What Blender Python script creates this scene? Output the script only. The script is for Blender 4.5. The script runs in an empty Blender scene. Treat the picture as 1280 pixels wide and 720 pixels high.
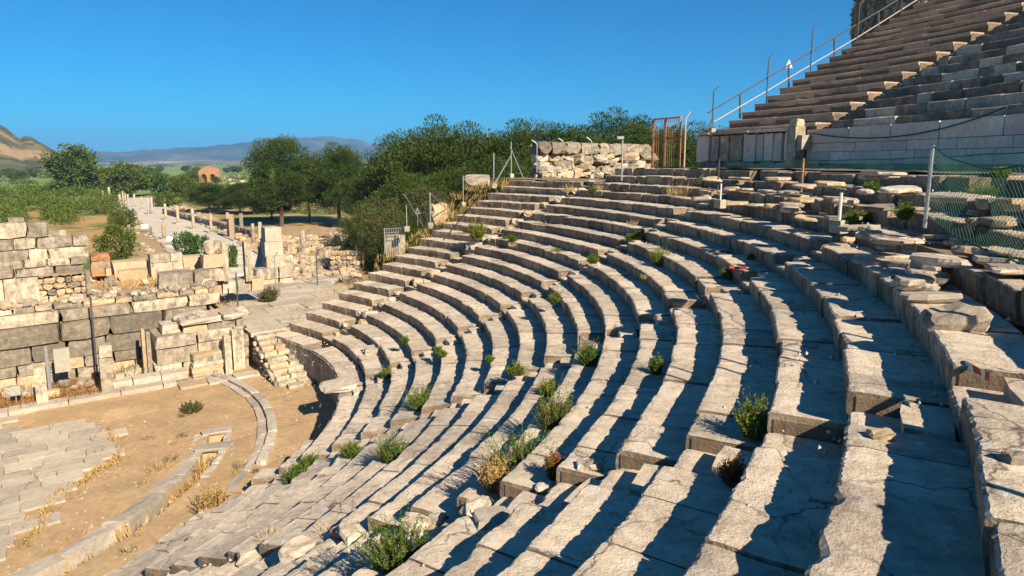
import bpy, math, random
import numpy as np
from mathutils import Vector, noise as MN
C = bpy.context.scene.collection
scene = bpy.context.scene
R = math.radians

# ------------------------------------------------------------------ camera
CZ = 8.65                                   # eye height above the orchestra floor (z = 0)
FPX, PPY, HZ = 820.0, 320.1, 202.1          # focal length and principal point in 1280x720 photo pixels
PIT = math.atan((PPY - HZ) / FPX)
cam_d = bpy.data.cameras.new('camera')
cam = bpy.data.objects.new('camera', cam_d); C.objects.link(cam)
cam.location = (0, 0, CZ); cam.rotation_euler = (math.pi/2 - PIT, 0, 0)
cam_d.sensor_width = 36; cam_d.lens = FPX/1280*36
cam_d.shift_y = -(360 - PPY)/1280
cam_d.clip_start = 0.05; cam_d.clip_end = 30000
scene.camera = cam

# ------------------------------------------------------------------ sky, sun, exposure
SUN_AZ, SUN_EL = R(-50), R(35)
sd = Vector((math.cos(SUN_AZ)*math.cos(SUN_EL), math.sin(SUN_AZ)*math.cos(SUN_EL), math.sin(SUN_EL)))
world = bpy.data.worlds.new('World'); scene.world = world; world.use_nodes = True
wn = world.node_tree
sky = wn.nodes.new('ShaderNodeTexSky'); sky.sky_type = 'NISHITA'; sky.sun_disc = False
sky.sun_elevation = SUN_EL; sky.sun_rotation = math.atan2(sd.x, sd.y)
sky.air_density = 1.0; sky.dust_density = 0.0; sky.ozone_density = 6.0; sky.altitude = 800
bg = wn.nodes['Background']; bg.inputs[1].default_value = 0.0505
hs_ = wn.nodes.new('ShaderNodeMix'); hs_.data_type = 'RGBA'; hs_.blend_type = 'MULTIPLY'; hs_.inputs[0].default_value = 1
hs_.inputs[7].default_value = (0.10, 0.67, 0.90, 1)          # the photograph's deep polarised blue
wn.links.new(sky.outputs[0], hs_.inputs[6]); wn.links.new(hs_.outputs[2], bg.inputs[0])
sl = bpy.data.lights.new('sun', 'SUN'); so = bpy.data.objects.new('sun', sl); C.objects.link(so)
sl.energy = 4.15; sl.angle = R(0.5); sl.color = (1.0, 0.86, 0.67)
so.rotation_euler = sd.to_track_quat('Z', 'Y').to_euler(); so.location = sd*60
scene.view_settings.view_transform = 'Standard'; scene.view_settings.look = 'None'
scene.view_settings.gamma = 1; scene.view_settings.exposure = 1.3

# ------------------------------------------------------------------ photo geometry (surveyed from the photograph)
rnd = random.Random(7)
CX, CY, R0, H, D = -18.0094, 16.7364, 13.048, 0.3524, 0.75      # centre of the cavea, first row, rise and tread
Z0 = 1.315
DR = [-0.116, -0.0478, -0.0157, 0.0047, 0.0446, 0.0524, 0.0822, 0.0871, 0.0734, 0.0705, -0.0238, -0.022, -0.0661, -0.0518, -0.0215, -0.0804, -0.0692, 0.0967]
AF = [-0.1039, 0.0738, -0.0433, 0.1706]
BF = [-0.033, 0.043, -0.0532, 0.1181]
def rrow(k, th):
    kk = min(k, 17)/17.0
    i = int(k)
    d = DR[i] if 0 <= i < 18 else 0.0
    return (R0 + k*D + d + AF[0]*math.cos(2*th)+AF[1]*math.sin(2*th)+AF[2]*math.cos(3*th)+AF[3]*math.sin(3*th)
            + kk*(BF[0]*math.cos(th)+BF[1]*math.sin(th)+BF[2]*math.cos(2*th)+BF[3]*math.sin(2*th)))
def zrow(k): return Z0 + H*k
def pol(r, th, z=0.0): return Vector((CX + r*math.cos(th), CY + r*math.sin(th), z))
def topol(p): return math.hypot(p[0]-CX, p[1]-CY), math.atan2(p[1]-CY, p[0]-CX)
cP, sP = math.cos(PIT), math.sin(PIT)
def ray(px, py):
    x, y = px - 640, PPY - py
    return Vector((x, FPX*cP + y*sP, -FPX*sP + y*cP))
def atz(px, py, z):
    d = ray(px, py); t = (z - CZ)/d.z; return Vector((d.x*t, d.y*t, z))
def aty(px, py, Y):
    d = ray(px, py); t = Y/d.y; return Vector((d.x*t, Y, CZ + d.z*t))
def atr(px, py, rr):
    d = ray(px, py); a = d.x**2+d.y**2; b = -2*(d.x*CX+d.y*CY); c = CX*CX+CY*CY-rr*rr
    t = (-b + math.sqrt(b*b-4*a*c))/2/a
    return Vector((d.x*t, d.y*t, CZ + d.z*t))
def on_seats(px, py):                       # the point of the seating that the photograph shows at a pixel
    best = None
    for i in range(0, 230):
        k = -1 + i*0.1
        p = atz(px, py, zrow(math.floor(k+1e-6)))
        r, th = topol(p)
        kk = (r - rrow(0, th))/D
        if math.floor(kk) == math.floor(k+1e-6): return p, int(math.floor(k+1e-6))
        e = abs(kk - k)
        if best is None or e < best[0]: best = (e, p, int(math.floor(k+1e-6)))
    return best[1], best[2]
EU = Vector((0.809, 0.588, 0)); EN = Vector((0.588, -0.809, 0))   # along the stage, and from the stage to the seats
STAGE_ROT = math.atan2(EU.y, EU.x)
def un(u, n, z): return Vector((EU.x*u + EN.x*n, EU.y*u + EN.y*n, z))
def atn(px, py, n):                         # pixel to (u, z) on the vertical plane n = const
    d = ray(px, py); t = n/(d.x*EN.x + d.y*EN.y); p = d*t
    return p.x*EU.x + p.y*EU.y, p.z + CZ
def mpp(p): return max(0.5, (Vector(p) - Vector((0, 0, CZ))).length)/FPX   # metres per photo pixel
def nz(x, y=0.0, z=0.0): return MN.noise(Vector((x, y, z)))
def fbm(x, y, z=0.0, o=4):
    s, a = 0.0, 1.0
    for i in range(o):
        s += a*nz(x, y, z); x *= 2.03; y *= 2.03; z += 7.1; a *= 0.5
    return s

# ------------------------------------------------------------------ materials
def ramp(nt, fac, stops):
    r = nt.nodes.new('ShaderNodeValToRGB'); e = r.color_ramp.elements
    while len(e) < len(stops): e.new(0.5)
    for q, (p, c) in zip(e, stops): q.position = p; q.color = (c[0], c[1], c[2], 1)
    nt.links.new(fac, r.inputs[0]); return r.outputs[0]
def mixc(nt, fac, a, b, mode='MIX'):
    m = nt.nodes.new('ShaderNodeMix'); m.data_type = 'RGBA'; m.blend_type = mode; m.clamp_factor = True
    for s, val in ((m.inputs[0], fac), (m.inputs[6], a), (m.inputs[7], b)):
        if hasattr(val, 'links'): nt.links.new(val, s)
        elif isinstance(val, (int, float)): s.default_value = val
        else: s.default_value = (val[0], val[1], val[2], 1)
    return m.outputs[2]
def mat_base(name, rough=0.9):
    m = bpy.data.materials.new(name); m.use_nodes = True; nt = m.node_tree
    b = nt.nodes['Principled BSDF']; b.inputs['Roughness'].default_value = rough
    b.inputs['Specular IOR Level'].default_value = 0.2
    return m, nt, b
def tex(nt, vec, scale, detail=6, rough=0.6, kind='noise', stretch=None):
    if stretch:
        mp = nt.nodes.new('ShaderNodeMapping'); mp.inputs['Scale'].default_value = stretch
        nt.links.new(vec, mp.inputs[0]); vec = mp.outputs[0]
    if kind == 'noise':
        t = nt.nodes.new('ShaderNodeTexNoise'); t.inputs['Detail'].default_value = detail; t.inputs['Roughness'].default_value = rough
    else:
        t = nt.nodes.new('ShaderNodeTexVoronoi')
    t.inputs['Scale'].default_value = scale; nt.links.new(vec, t.inputs['Vector'])
    return t.outputs[0]
def stone(name, cols, dark=(0.10, 0.09, 0.075), dark_amt=(0.52, 0.68), warm=(0.42, 0.27, 0.14), warm_amt=(0.60, 0.74),
          scale=1.0, bump=0.5, streak=0.0, varia=0.25, crust=None, speck=1.0, crack=False):
    m, nt, b = mat_base(name, 0.93)
    g = nt.nodes.new('ShaderNodeNewGeometry'); pos = g.outputs['Position']
    oi = nt.nodes.new('ShaderNodeObjectInfo'); orr = oi.outputs['Random']
    n1 = tex(nt, pos, 0.9*scale, 5, 0.65); n2 = tex(nt, pos, 6.5*scale, 8, 0.7); n3 = tex(nt, pos, 38*scale, 4, 0.7)
    c = ramp(nt, n2, [(0.32, cols[0]), (0.5, cols[1]), (0.68, cols[2])])
    tint = ramp(nt, orr, [(0.0, (1-varia,)*3), (0.5, (1, 0.985, 0.96)), (1.0, (1+varia*0.45, 1+varia*0.40, 1+varia*0.32))])
    c = mixc(nt, 1.0, c, tint, 'MULTIPLY')
    wn_ = tex(nt, pos, 1.7*scale, 6, 0.7)
    c = mixc(nt, ramp(nt, wn_, [(warm_amt[0], (0, 0, 0)), (warm_amt[1], (0.75,)*3)]), c, warm)
    dn = tex(nt, pos, 2.6*scale, 10, 0.78, stretch=(1, 1, 1-0.75*streak) if streak else None)
    c = mixc(nt, ramp(nt, dn, [(dark_amt[0], (0, 0, 0)), (dark_amt[1], (0.85,)*3)]), c, dark)
    if streak:
        st = tex(nt, pos, 5*scale, 5, 0.7, stretch=(1, 1, 0.12))
        c = mixc(nt, ramp(nt, st, [(0.5, (0, 0, 0)), (0.66, (streak,)*3)]), c, dark)
    if crust:
        cn = tex(nt, pos, 3.4*scale, 7, 0.72)
        c = mixc(nt, ramp(nt, cn, [(0.56, (0, 0, 0)), (0.62, (0.8,)*3)]), c, crust)
    sp = tex(nt, pos, 24*scale, 3, 0.6)
    c = mixc(nt, ramp(nt, sp, [(0.60, (0, 0, 0)), (0.70, (0.55*speck,)*3)]), c, (dark[0]*1.3, dark[1]*1.3, dark[2]*1.3))
    if crack:
        nd = nt.nodes.new('ShaderNodeVectorMath'); nd.operation = 'MULTIPLY_ADD'; nd.inputs[1].default_value = (.35, .35, .35)
        nq = nt.nodes.new('ShaderNodeTexNoise'); nq.inputs['Scale'].default_value = 3.5; nq.inputs['Detail'].default_value = 5; nt.links.new(pos, nq.inputs['Vector'])
        nt.links.new(nq.outputs['Color'], nd.inputs[0]); nt.links.new(pos, nd.inputs[2])
        vo = nt.nodes.new('ShaderNodeTexVoronoi'); vo.feature = 'DISTANCE_TO_EDGE'; vo.inputs['Scale'].default_value = 0.8; nt.links.new(nd.outputs[0], vo.inputs['Vector'])
        ck = mixc(nt, ramp(nt, tex(nt, pos, 0.7, 3), [(0.46, (0, 0, 0)), (0.56, (1, 1, 1))]), (0, 0, 0), ramp(nt, vo.outputs['Distance'], [(0.0, (0.9,)*3), (0.013, (0, 0, 0))]))
        c = mixc(nt, ck, c, (0.09, 0.075, 0.06))
    big = ramp(nt, n1, [(0.3, (0.80, 0.78, 0.76)), (0.7, (1.10, 1.08, 1.05))])
    c = mixc(nt, 1.0, c, big, 'MULTIPLY')
    nt.links.new(c, b.inputs['Base Color'])
    bp = nt.nodes.new('ShaderNodeBump'); bp.inputs['Strength'].default_value = bump; bp.inputs['Distance'].default_value = 0.04
    hm = mixc(nt, 0.45, n2, n3); nt.links.new(hm, bp.inputs['Height']); nt.links.new(bp.outputs[0], b.inputs['Normal'])
    return m
def leafmat(name, cols, rough=0.6, trans=0.25):
    m, nt, b = mat_base(name, rough)
    g = nt.nodes.new('ShaderNodeNewGeometry')
    c = ramp(nt, g.outputs['Random Per Island'], [(0.0, cols[0]), (0.5, cols[1]), (1.0, cols[2])])
    nn = tex(nt, g.outputs['Position'], 0.8, 3)
    c = mixc(nt, 1.0, c, ramp(nt, nn, [(0.3, (0.7, 0.75, 0.7)), (0.7, (1.2, 1.15, 1.0))]), 'MULTIPLY')
    nt.links.new(c, b.inputs['Base Color'])
    if trans:
        tr = nt.nodes.new('ShaderNodeBsdfTranslucent'); nt.links.new(c, tr.inputs[0])
        mx = nt.nodes.new('ShaderNodeMixShader'); mx.inputs[0].default_value = trans
        nt.links.new(b.outputs[0], mx.inputs[1]); nt.links.new(tr.outputs[0], mx.inputs[2])
        nt.links.new(mx.outputs[0], nt.nodes['Material Output'].inputs[0])
    return m
def plain(name, col, rough=0.6, metal=0.0, var=0.25, scale=8):
    m, nt, b = mat_base(name, rough)
    g = nt.nodes.new('ShaderNodeNewGeometry')
    n = tex(nt, g.outputs['Position'], scale, 6, 0.7)
    c = mixc(nt, 1.0, col, ramp(nt, n, [(0.3, (1-var,)*3), (0.7, (1+var*0.5,)*3)]), 'MULTIPLY')
    nt.links.new(c, b.inputs['Base Color']); b.inputs['Metallic'].default_value = metal
    return m
M = {}
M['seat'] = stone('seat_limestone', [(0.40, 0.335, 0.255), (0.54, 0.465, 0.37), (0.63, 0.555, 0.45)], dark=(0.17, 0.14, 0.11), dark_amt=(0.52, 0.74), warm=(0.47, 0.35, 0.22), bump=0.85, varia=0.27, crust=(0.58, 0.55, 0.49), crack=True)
M['riser'] = stone('riser_patina_shade', [(0.22, 0.17, 0.12), (0.33, 0.265, 0.195), (0.46, 0.39, 0.30)], dark=(0.09, 0.072, 0.055), dark_amt=(0.47, 0.63), warm=(0.40, 0.26, 0.13), bump=0.9, varia=0.4, streak=0.4)  # dark patina, with the shade on the upright faces deepened into its colour
M['bedding'] = stone('rubble_bedding', [(0.17, 0.13, 0.09), (0.25, 0.19, 0.13), (0.30, 0.24, 0.17)], bump=0.9)
M['bank'] = stone('worn_bank', [(0.38, 0.33, 0.27), (0.46, 0.40, 0.33), (0.53, 0.47, 0.40)], dark_amt=(0.60, 0.8), warm=(0.50, 0.40, 0.27), bump=0.5)
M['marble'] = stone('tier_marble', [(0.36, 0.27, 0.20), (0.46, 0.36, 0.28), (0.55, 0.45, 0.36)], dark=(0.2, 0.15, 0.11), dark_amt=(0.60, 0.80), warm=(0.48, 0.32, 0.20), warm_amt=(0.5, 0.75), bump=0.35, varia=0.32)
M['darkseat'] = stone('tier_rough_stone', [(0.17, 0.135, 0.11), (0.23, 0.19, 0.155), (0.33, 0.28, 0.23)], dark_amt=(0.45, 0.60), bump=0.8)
M['ortho'] = stone('podium_marble', [(0.56, 0.49, 0.42), (0.67, 0.60, 0.52), (0.74, 0.67, 0.59)], dark=(0.30, 0.25, 0.21), dark_amt=(0.60, 0.82), warm=(0.5, 0.40, 0.29), bump=0.25, varia=0.18)
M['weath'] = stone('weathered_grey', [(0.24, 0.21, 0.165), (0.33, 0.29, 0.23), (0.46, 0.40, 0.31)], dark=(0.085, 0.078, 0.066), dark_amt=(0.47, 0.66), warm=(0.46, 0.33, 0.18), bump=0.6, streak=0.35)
M['dark'] = stone('dark_courses', [(0.15, 0.13, 0.105), (0.21, 0.185, 0.145), (0.32, 0.275, 0.21)], dark=(0.075, 0.068, 0.056), dark_amt=(0.52, 0.72), warm=(0.36, 0.25, 0.14), bump=0.6, streak=0.3)
M['cream'] = stone('cream_marble', [(0.41, 0.345, 0.25), (0.53, 0.46, 0.345), (0.62, 0.55, 0.425)], dark=(0.12, 0.108, 0.088), dark_amt=(0.47, 0.62), warm=(0.56, 0.42, 0.24), bump=0.45, streak=0.5)
M['tan'] = stone('tan_marble', [(0.36, 0.27, 0.165), (0.46, 0.36, 0.235), (0.55, 0.44, 0.31)], dark=(0.26, 0.20, 0.14), dark_amt=(0.60, 0.78), warm=(0.55, 0.37, 0.2), bump=0.4)
M['rubble'] = stone('rubble_mix', [(0.34, 0.25, 0.16), (0.46, 0.36, 0.24), (0.60, 0.51, 0.38)], dark=(0.16, 0.12, 0.09), warm=(0.5, 0.28, 0.13), warm_amt=(0.52, 0.66), bump=0.8, varia=0.5)
M['brick'] = stone('brick_ruin', [(0.36, 0.17, 0.08), (0.46, 0.24, 0.12), (0.55, 0.34, 0.2)], dark=(0.14, 0.08, 0.05), bump=0.6, scale=0.6)
M['pave'] = stone('pale_paving', [(0.385, 0.335, 0.265), (0.45, 0.395, 0.315), (0.50, 0.445, 0.36)], dark=(0.36, 0.31, 0.25), dark_amt=(0.62, 0.85), warm=(0.58, 0.48, 0.35), warm_amt=(0.58, 0.8), bump=0.2, varia=0.22, speck=0.5, crack=True)
M['slab'] = stone('grey_slab', [(0.33, 0.29, 0.235), (0.42, 0.375, 0.31), (0.50, 0.45, 0.38)], dark=(0.2, 0.18, 0.15), dark_amt=(0.56, 0.74), bump=0.45)
M['dirt'] = stone('orchestra_earth', [(0.355, 0.25, 0.135), (0.45, 0.325, 0.18), (0.53, 0.395, 0.24)], dark=(0.30, 0.20, 0.11), dark_amt=(0.52, 0.75), warm=(0.52, 0.31, 0.17), warm_amt=(0.48, 0.7), bump=0.4, speck=0.5)
M['street'] = stone('street_stone', [(0.50, 0.455, 0.385), (0.58, 0.53, 0.455), (0.66, 0.605, 0.525)], dark=(0.30, 0.25, 0.19), dark_amt=(0.55, 0.8), warm=(0.5, 0.4, 0.27), scale=0.3, bump=0.3)
M['leaf'] = leafmat('shrub_leaves', [(0.05, 0.10, 0.012), (0.11, 0.18, 0.022), (0.20, 0.26, 0.04)])
M['leafy'] = leafmat('yellow_green_leaves', [(0.09, 0.13, 0.015), (0.17, 0.21, 0.03), (0.28, 0.28, 0.06)])
M['pine'] = leafmat('pine_needles', [(0.024, 0.046, 0.008), (0.042, 0.074, 0.010), (0.085, 0.12, 0.016)], trans=0.12)
M['olive'] = leafmat('olive_leaves', [(0.055, 0.062, 0.022), (0.10, 0.105, 0.04), (0.16, 0.16, 0.07)])
M['broad'] = leafmat('broad_leaves', [(0.045, 0.075, 0.010), (0.095, 0.14, 0.018), (0.17, 0.20, 0.035)])
M['fig'] = leafmat('fig_leaves', [(0.03, 0.08, 0.015), (0.06, 0.13, 0.025), (0.10, 0.19, 0.04)])
M['dry'] = leafmat('dry_grass', [(0.28, 0.17, 0.06), (0.42, 0.28, 0.11), (0.55, 0.40, 0.18)], trans=0.1)
M['russet'] = leafmat('russet_dry_plant', [(0.16, 0.07, 0.02), (0.26, 0.12, 0.035), (0.36, 0.19, 0.07)], trans=0.1)
M['bark'] = plain('bark', (0.11, 0.075, 0.05), 0.9)
M['steel'] = plain('galvanised_steel', (0.36, 0.37, 0.37), 0.5, 0.4)
M['darksteel'] = plain('dark_painted_steel', (0.10, 0.09, 0.085), 0.6, 0.2)
M['rust'] = plain('rusty_steel', (0.42, 0.20, 0.10), 0.85, 0.0, 0.5, 14)
M['railtan'] = plain('tan_rail', (0.50, 0.38, 0.28), 0.7)
M['white'] = plain('white_paint', (0.70, 0.68, 0.60), 0.5, 0, 0.15)
M['boxcream'] = plain('cream_enamel', (0.36, 0.34, 0.27), 0.5, 0, 0.2)
M['black'] = plain('black_mark', (0.03, 0.03, 0.03), 0.6)
M['red'] = plain('red_tape', (0.40, 0.05, 0.05), 0.5)
M['net'] = plain('green_net', (0.02, 0.085, 0.062), 0.7)
M['cable'] = plain('black_cable', (0.02, 0.02, 0.02), 0.6)

# ------------------------------------------------------------------ builders
class MB:
    def __init__(s): s.v = []; s.f = []
    def add(s, vs, fs):
        o = len(s.v); s.v += [tuple(p) for p in vs]; s.f += [tuple(i+o for i in f) for f in fs]
    def quad(s, a, b, c, d): s.add((a, b, c, d), ((0, 1, 2, 3),))
    def tri(s, a, b, c): s.add((a, b, c), ((0, 1, 2),))
    def box(s, c, dx, dy, dz, rz=0.0):
        cs, sn = math.cos(rz), math.sin(rz); vs = []
        for z in (-.5, .5):
            for x, y in ((-.5, -.5), (.5, -.5), (.5, .5), (-.5, .5)):
                X, Y = x*dx, y*dy
                vs.append((c[0]+X*cs-Y*sn, c[1]+X*sn+Y*cs, c[2]+z*dz))
        s.add(vs, ((3, 2, 1, 0), (4, 5, 6, 7), (0, 1, 5, 4), (1, 2, 6, 5), (2, 3, 7, 6), (3, 0, 4, 7)))
    def tube(s, pts, rad, n=8, cap=True):
        pts = [Vector(p) for p in pts]
        rads = rad if isinstance(rad, (list, tuple)) else [rad]*len(pts)
        o = len(s.v)
        up = Vector((0.13, 0.31, 0.94))
        for i, p in enumerate(pts):
            t = (pts[min(i+1, len(pts)-1)] - pts[max(i-1, 0)]).normalized()
            a = t.cross(up)
            if a.length < 0.1: a = t.cross(Vector((1, 0, 0)))
            a.normalize(); b = t.cross(a)
            for j in range(n):
                q = 2*math.pi*j/n
                s.v.append(tuple(p + (a*math.cos(q) + b*math.sin(q))*rads[i]))
        for i in range(len(pts)-1):
            for j in range(n):
                s.f.append((o+i*n+j, o+i*n+(j+1) % n, o+(i+1)*n+(j+1) % n, o+(i+1)*n+j))
        if cap:
            s.f.append(tuple(o+j for j in range(n))[::-1]); s.f.append(tuple(o+(len(pts)-1)*n+j for j in range(n)))
    def mesh(s, name, mat, smooth=False):
        me = bpy.data.meshes.new(name); me.from_pydata(s.v, [], s.f)
        me.materials.append(M[mat] if isinstance(mat, str) else mat)
        if smooth: me.polygons.foreach_set('use_smooth', [True]*len(me.polygons))
        me.update(); return me
    def build(s, name, mat, parent=None, smooth=False, origin=None):
        """vertices are in world coordinates; origin = the object's own origin"""
        if origin is None: origin = Vector(parent.location) if parent else Vector((0, 0, 0))
        o_ = Vector(origin); s.v = [(p[0]-o_.x, p[1]-o_.y, p[2]-o_.z) for p in s.v]
        return link(name, s.mesh(name, mat, smooth), o_, parent)
def abs_loc(o):
    l = Vector(o.location)
    while o.parent: o = o.parent; l += Vector(o.location)
    return l
def link(name, me, loc, parent=None, rz=0.0, scale=None):
    ob = bpy.data.objects.new(name, me); C.objects.link(ob)
    ob.location = Vector(loc) - (abs_loc(parent) if parent else Vector((0, 0, 0)))
    ob.rotation_euler = (0, 0, rz)
    if scale: ob.scale = scale
    if parent: ob.parent = parent
    return ob
def tag(o, label, cat, group=None):
    o['label'] = label; o['category'] = cat
    if group: o['group'] = group
    return o
def thing(name, label, cat, loc, group=None):
    o = bpy.data.objects.new(name, None); C.objects.link(o); o.location = loc; o.empty_display_size = 0.3
    return tag(o, label, cat, group)
def struct(o, kind='structure'): o['kind'] = kind; return o

# unit stones: surface of a 3x3x3 (or 4x4x4) grid, knocked about; scaled per block
def unit_stone(seed, amp, cornercut, n=3):
    idx = {}; vs = []; fs = []
    def vid(i, j, k):
        if (i, j, k) not in idx:
            p = Vector((i/(n-1)-.5, j/(n-1)-.5, k/(n-1)-.5))
            ext = sum(1 for q in (i, j, k) if q in (0, n-1))
            if ext == 3: p *= 1 - cornercut*rr.uniform(0.3, 1.6)
            elif ext == 2: p *= 1 - cornercut*rr.uniform(0.0, 0.9)
            p += Vector((rr.uniform(-amp, amp), rr.uniform(-amp, amp), rr.uniform(-amp, amp)))
            idx[(i, j, k)] = len(vs); vs.append(tuple(p))
        return idx[(i, j, k)]
    rr = random.Random(seed)
    for a in range(n-1):
        for b in range(n-1):
            fs.append((vid(a, b, 0), vid(a, b+1, 0), vid(a+1, b+1, 0), vid(a+1, b, 0)))
            fs.append((vid(a, b, n-1), vid(a+1, b, n-1), vid(a+1, b+1, n-1), vid(a, b+1, n-1)))
            fs.append((vid(a, 0, b), vid(a+1, 0, b), vid(a+1, 0, b+1), vid(a, 0, b+1)))
            fs.append((vid(a, n-1, b), vid(a, n-1, b+1), vid(a+1, n-1, b+1), vid(a+1, n-1, b)))
            fs.append((vid(0, a, b), vid(0, a, b+1), vid(0, a+1, b+1), vid(0, a+1, b)))
            fs.append((vid(n-1, a, b), vid(n-1, a+1, b), vid(n-1, a+1, b+1), vid(n-1, a, b+1)))
    return vs, fs
STONES = {}
def stone_mesh(kind, mat, i):
    key = (kind, mat, i)
    if key not in STONES:
        amp, cut = {'cut': (0.006, 0.014), 'worn': (0.032, 0.065), 'rough': (0.085, 0.17)}[kind]
        vs, fs = unit_stone(hash((kind, i)) % 9999 if False else i*31 + len(kind), amp, cut, 3 if kind != 'rough' else 4)
        b = MB(); b.add(vs, fs); STONES[key] = b.mesh('stone', mat)
    return STONES[key]
def block(name, mat, kind, c, dims, rz=0.0, parent=None, tilt=(0, 0), r=None):
    r = r or rnd
    ob = link(name, stone_mesh(kind, mat, r.randrange(7)), c, parent, rz, dims)
    if tilt != (0, 0): ob.rotation_euler = (tilt[0], tilt[1], rz)
    return ob
def courses(parent, P0, P1, z0, layers, depth, name='stone_block', seed=1, kind='worn', ragged=0.0, gap=0.02):
    """courses of separate blocks from P0 to P1 (front face line, blocks lie to the left of P0->P1 behind it)
       layers: (height, min length, max length, [materials], setback)"""
    r = random.Random(seed); P0 = Vector(P0); P1 = Vector(P1)
    d = P1 - P0; L = d.length; d.normalize(); nrm = Vector((-d.y, d.x, 0)); rz = math.atan2(d.y, d.x)
    z = z0
    for li, (h, l0, l1, mats, sb) in enumerate(layers):
        s = 0.0
        end = L if not ragged else L - r.uniform(0, ragged)*(li+1)/len(layers)
        while s < end - 0.03:
            l = min(r.uniform(l0, l1), end - s)
            if end - s - l < l0*0.35: l = end - s
            dep = depth*r.uniform(0.92, 1.05); pr = sb + r.uniform(-0.02, 0.02)
            c = P0 + d*(s + l/2) + nrm*(pr + dep/2) + Vector((0, 0, z + h/2 - P0.z))
            c.z = z + h/2 + r.uniform(-0.012, 0.012)
            block(name, r.choice(mats), kind, c, (l-gap, dep, h-gap*0.7), rz, parent, r=r)
            s += l
        z += h
    return z

# ------------------------------------------------------------------ ground
STREET = -5.85
A_END, B_END = Vector((-9.6, 28.2, 0)), Vector((-0.2, 36.8, 0))       # the straight end of the far wing
ENDN = Vector((-(B_END-A_END).y, (B_END-A_END).x, 0)).normalized()
def sstep(a, b, x):
    t = min(1, max(0, (x-a)/(b-a))); return t*t*(3-2*t)
def terrain(x, y):
    p = Vector((x, y, 0)); r, th = topol(p)
    n = p.dot(EN); u = p.dot(EU)
    west = -n
    base = -0.6 + (STREET + 0.6)*sstep(40, 76, west)          # from the stage down to the street
    w = (p - A_END).dot(ENDN)                                 # metres beyond the wing end
    hs = max(-0.6, min(8.0, 0.2 + (r - 13)*0.44)) - 1.3
    if r > 36: hs = 7.4 - (r-36)*0.05
    if th < R(30) and r > 31: hs = max(hs, 7.4)
    side = sstep(13, -1.0, w)                                  # 1 on the hill, 0 well beyond the wing
    if y < 10 and x < -10: side *= 1.0
    far = sstep(140, 60, math.hypot(x, y))
    hill = hs*side*far + (STREET)*(1-far)*1.0*sstep(60, 140, math.hypot(x, y))
    h = max(base, base + (hs - base)*side*far) if side > 0 else base
    if west < 42 and r < 30: h = min(h, -0.5 if r < 14 else h)
    d = math.hypot(x, y)
    if d > 40: h -= 0.3*abs(fbm(x*0.05, y*0.05))*sstep(40, 90, d)*(1 if d < 800 else 800/d)
    return h
def on_ground(px, py):
    d = ray(px, py).normalized(); t = 20.0
    while t < 6000:
        p = Vector((0, 0, CZ)) + d*t
        if p.z < terrain(p.x, p.y): break
        t *= 1.01
    return Vector((p.x, p.y, terrain(p.x, p.y)))
def ground_z(p): return terrain(p[0], p[1])
def build_ground():
    rads = [0.0]+[4*1.075**i for i in range(110)]
    rads = [q for q in rads if q < 12000]+[12000]
    angs = [R(-75 + 165*i/150) for i in range(151)]      # measured from +Y towards +X
    angs = [R(-100)+R(200)*i/200 for i in range(201)]
    v = []; f = []
    for q in rads:
        for a in angs:
            x, y = q*math.sin(a), q*math.cos(a)
            z = terrain(x, y)
            if math.hypot(x-CX, y-CY) < 33 and not (-Vector((x, y, 0)).dot(EN) > 34): z = min(z, -0.6)
            if q > 3000: z = STREET
            v.append((x, y, z))
    n = len(angs)
    for i in range(len(rads)-1):
        for j in range(n-1):
            f.append((i*n+j, i*n+j+1, (i+1)*n+j+1, (i+1)*n+j))
    b = MB(); b.v = v; b.f = [q[::-1] for q in f]
    m, nt, bs = mat_base('plain_fields', 0.95)
    g = nt.nodes.new('ShaderNodeNewGeometry'); pos = g.outputs['Position']
    n1 = tex(nt, pos, 0.035, 6, 0.6); n2 = tex(nt, pos, 0.6, 8, 0.7); n3 = tex(nt, pos, 0.004, 5, 0.6, stretch=(0.6, 2.2, 1))
    grass = ramp(nt, n2, [(0.3, (0.24, 0.15, 0.05)), (0.5, (0.38, 0.25, 0.09)), (0.7, (0.46, 0.33, 0.14))])
    green = ramp(nt, n2, [(0.3, (0.045, 0.075, 0.015)), (0.5, (0.08, 0.115, 0.025)), (0.7, (0.14, 0.165, 0.05))])
    near = mixc(nt, ramp(nt, n1, [(0.47, (0, 0, 0)), (0.56, (0.9,)*3)]), grass, green)
    fields = ramp(nt, n3, [(0.30, (0.09, 0.15, 0.03)), (0.42, (0.14, 0.21, 0.04)), (0.52, (0.20, 0.25, 0.06)), (0.60, (0.10, 0.16, 0.035)), (0.70, (0.30, 0.25, 0.11))])
    ln = nt.nodes.new('ShaderNodeVectorMath'); ln.operation = 'LENGTH'; nt.links.new(pos, ln.inputs[0])
    mr = nt.nodes.new('ShaderNodeMapRange'); mr.inputs[1].default_value = 220; mr.inputs[2].default_value = 420
    nt.links.new(ln.outputs['Value'], mr.inputs[0])
    c = mixc(nt, mr.outputs[0], near, fields)
    nt.links.new(c, bs.inputs['Base Color'])
    bp = nt.nodes.new('ShaderNodeBump'); bp.inputs['Strength'].default_value = 0.6; bp.inputs['Distance'].default_value = 0.15
    nt.links.new(n2, bp.inputs['Height']); nt.links.new(bp.outputs[0], bs.inputs['Normal'])
    o = b.build('ground', m, smooth=True); struct(o)
build_ground()

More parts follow.
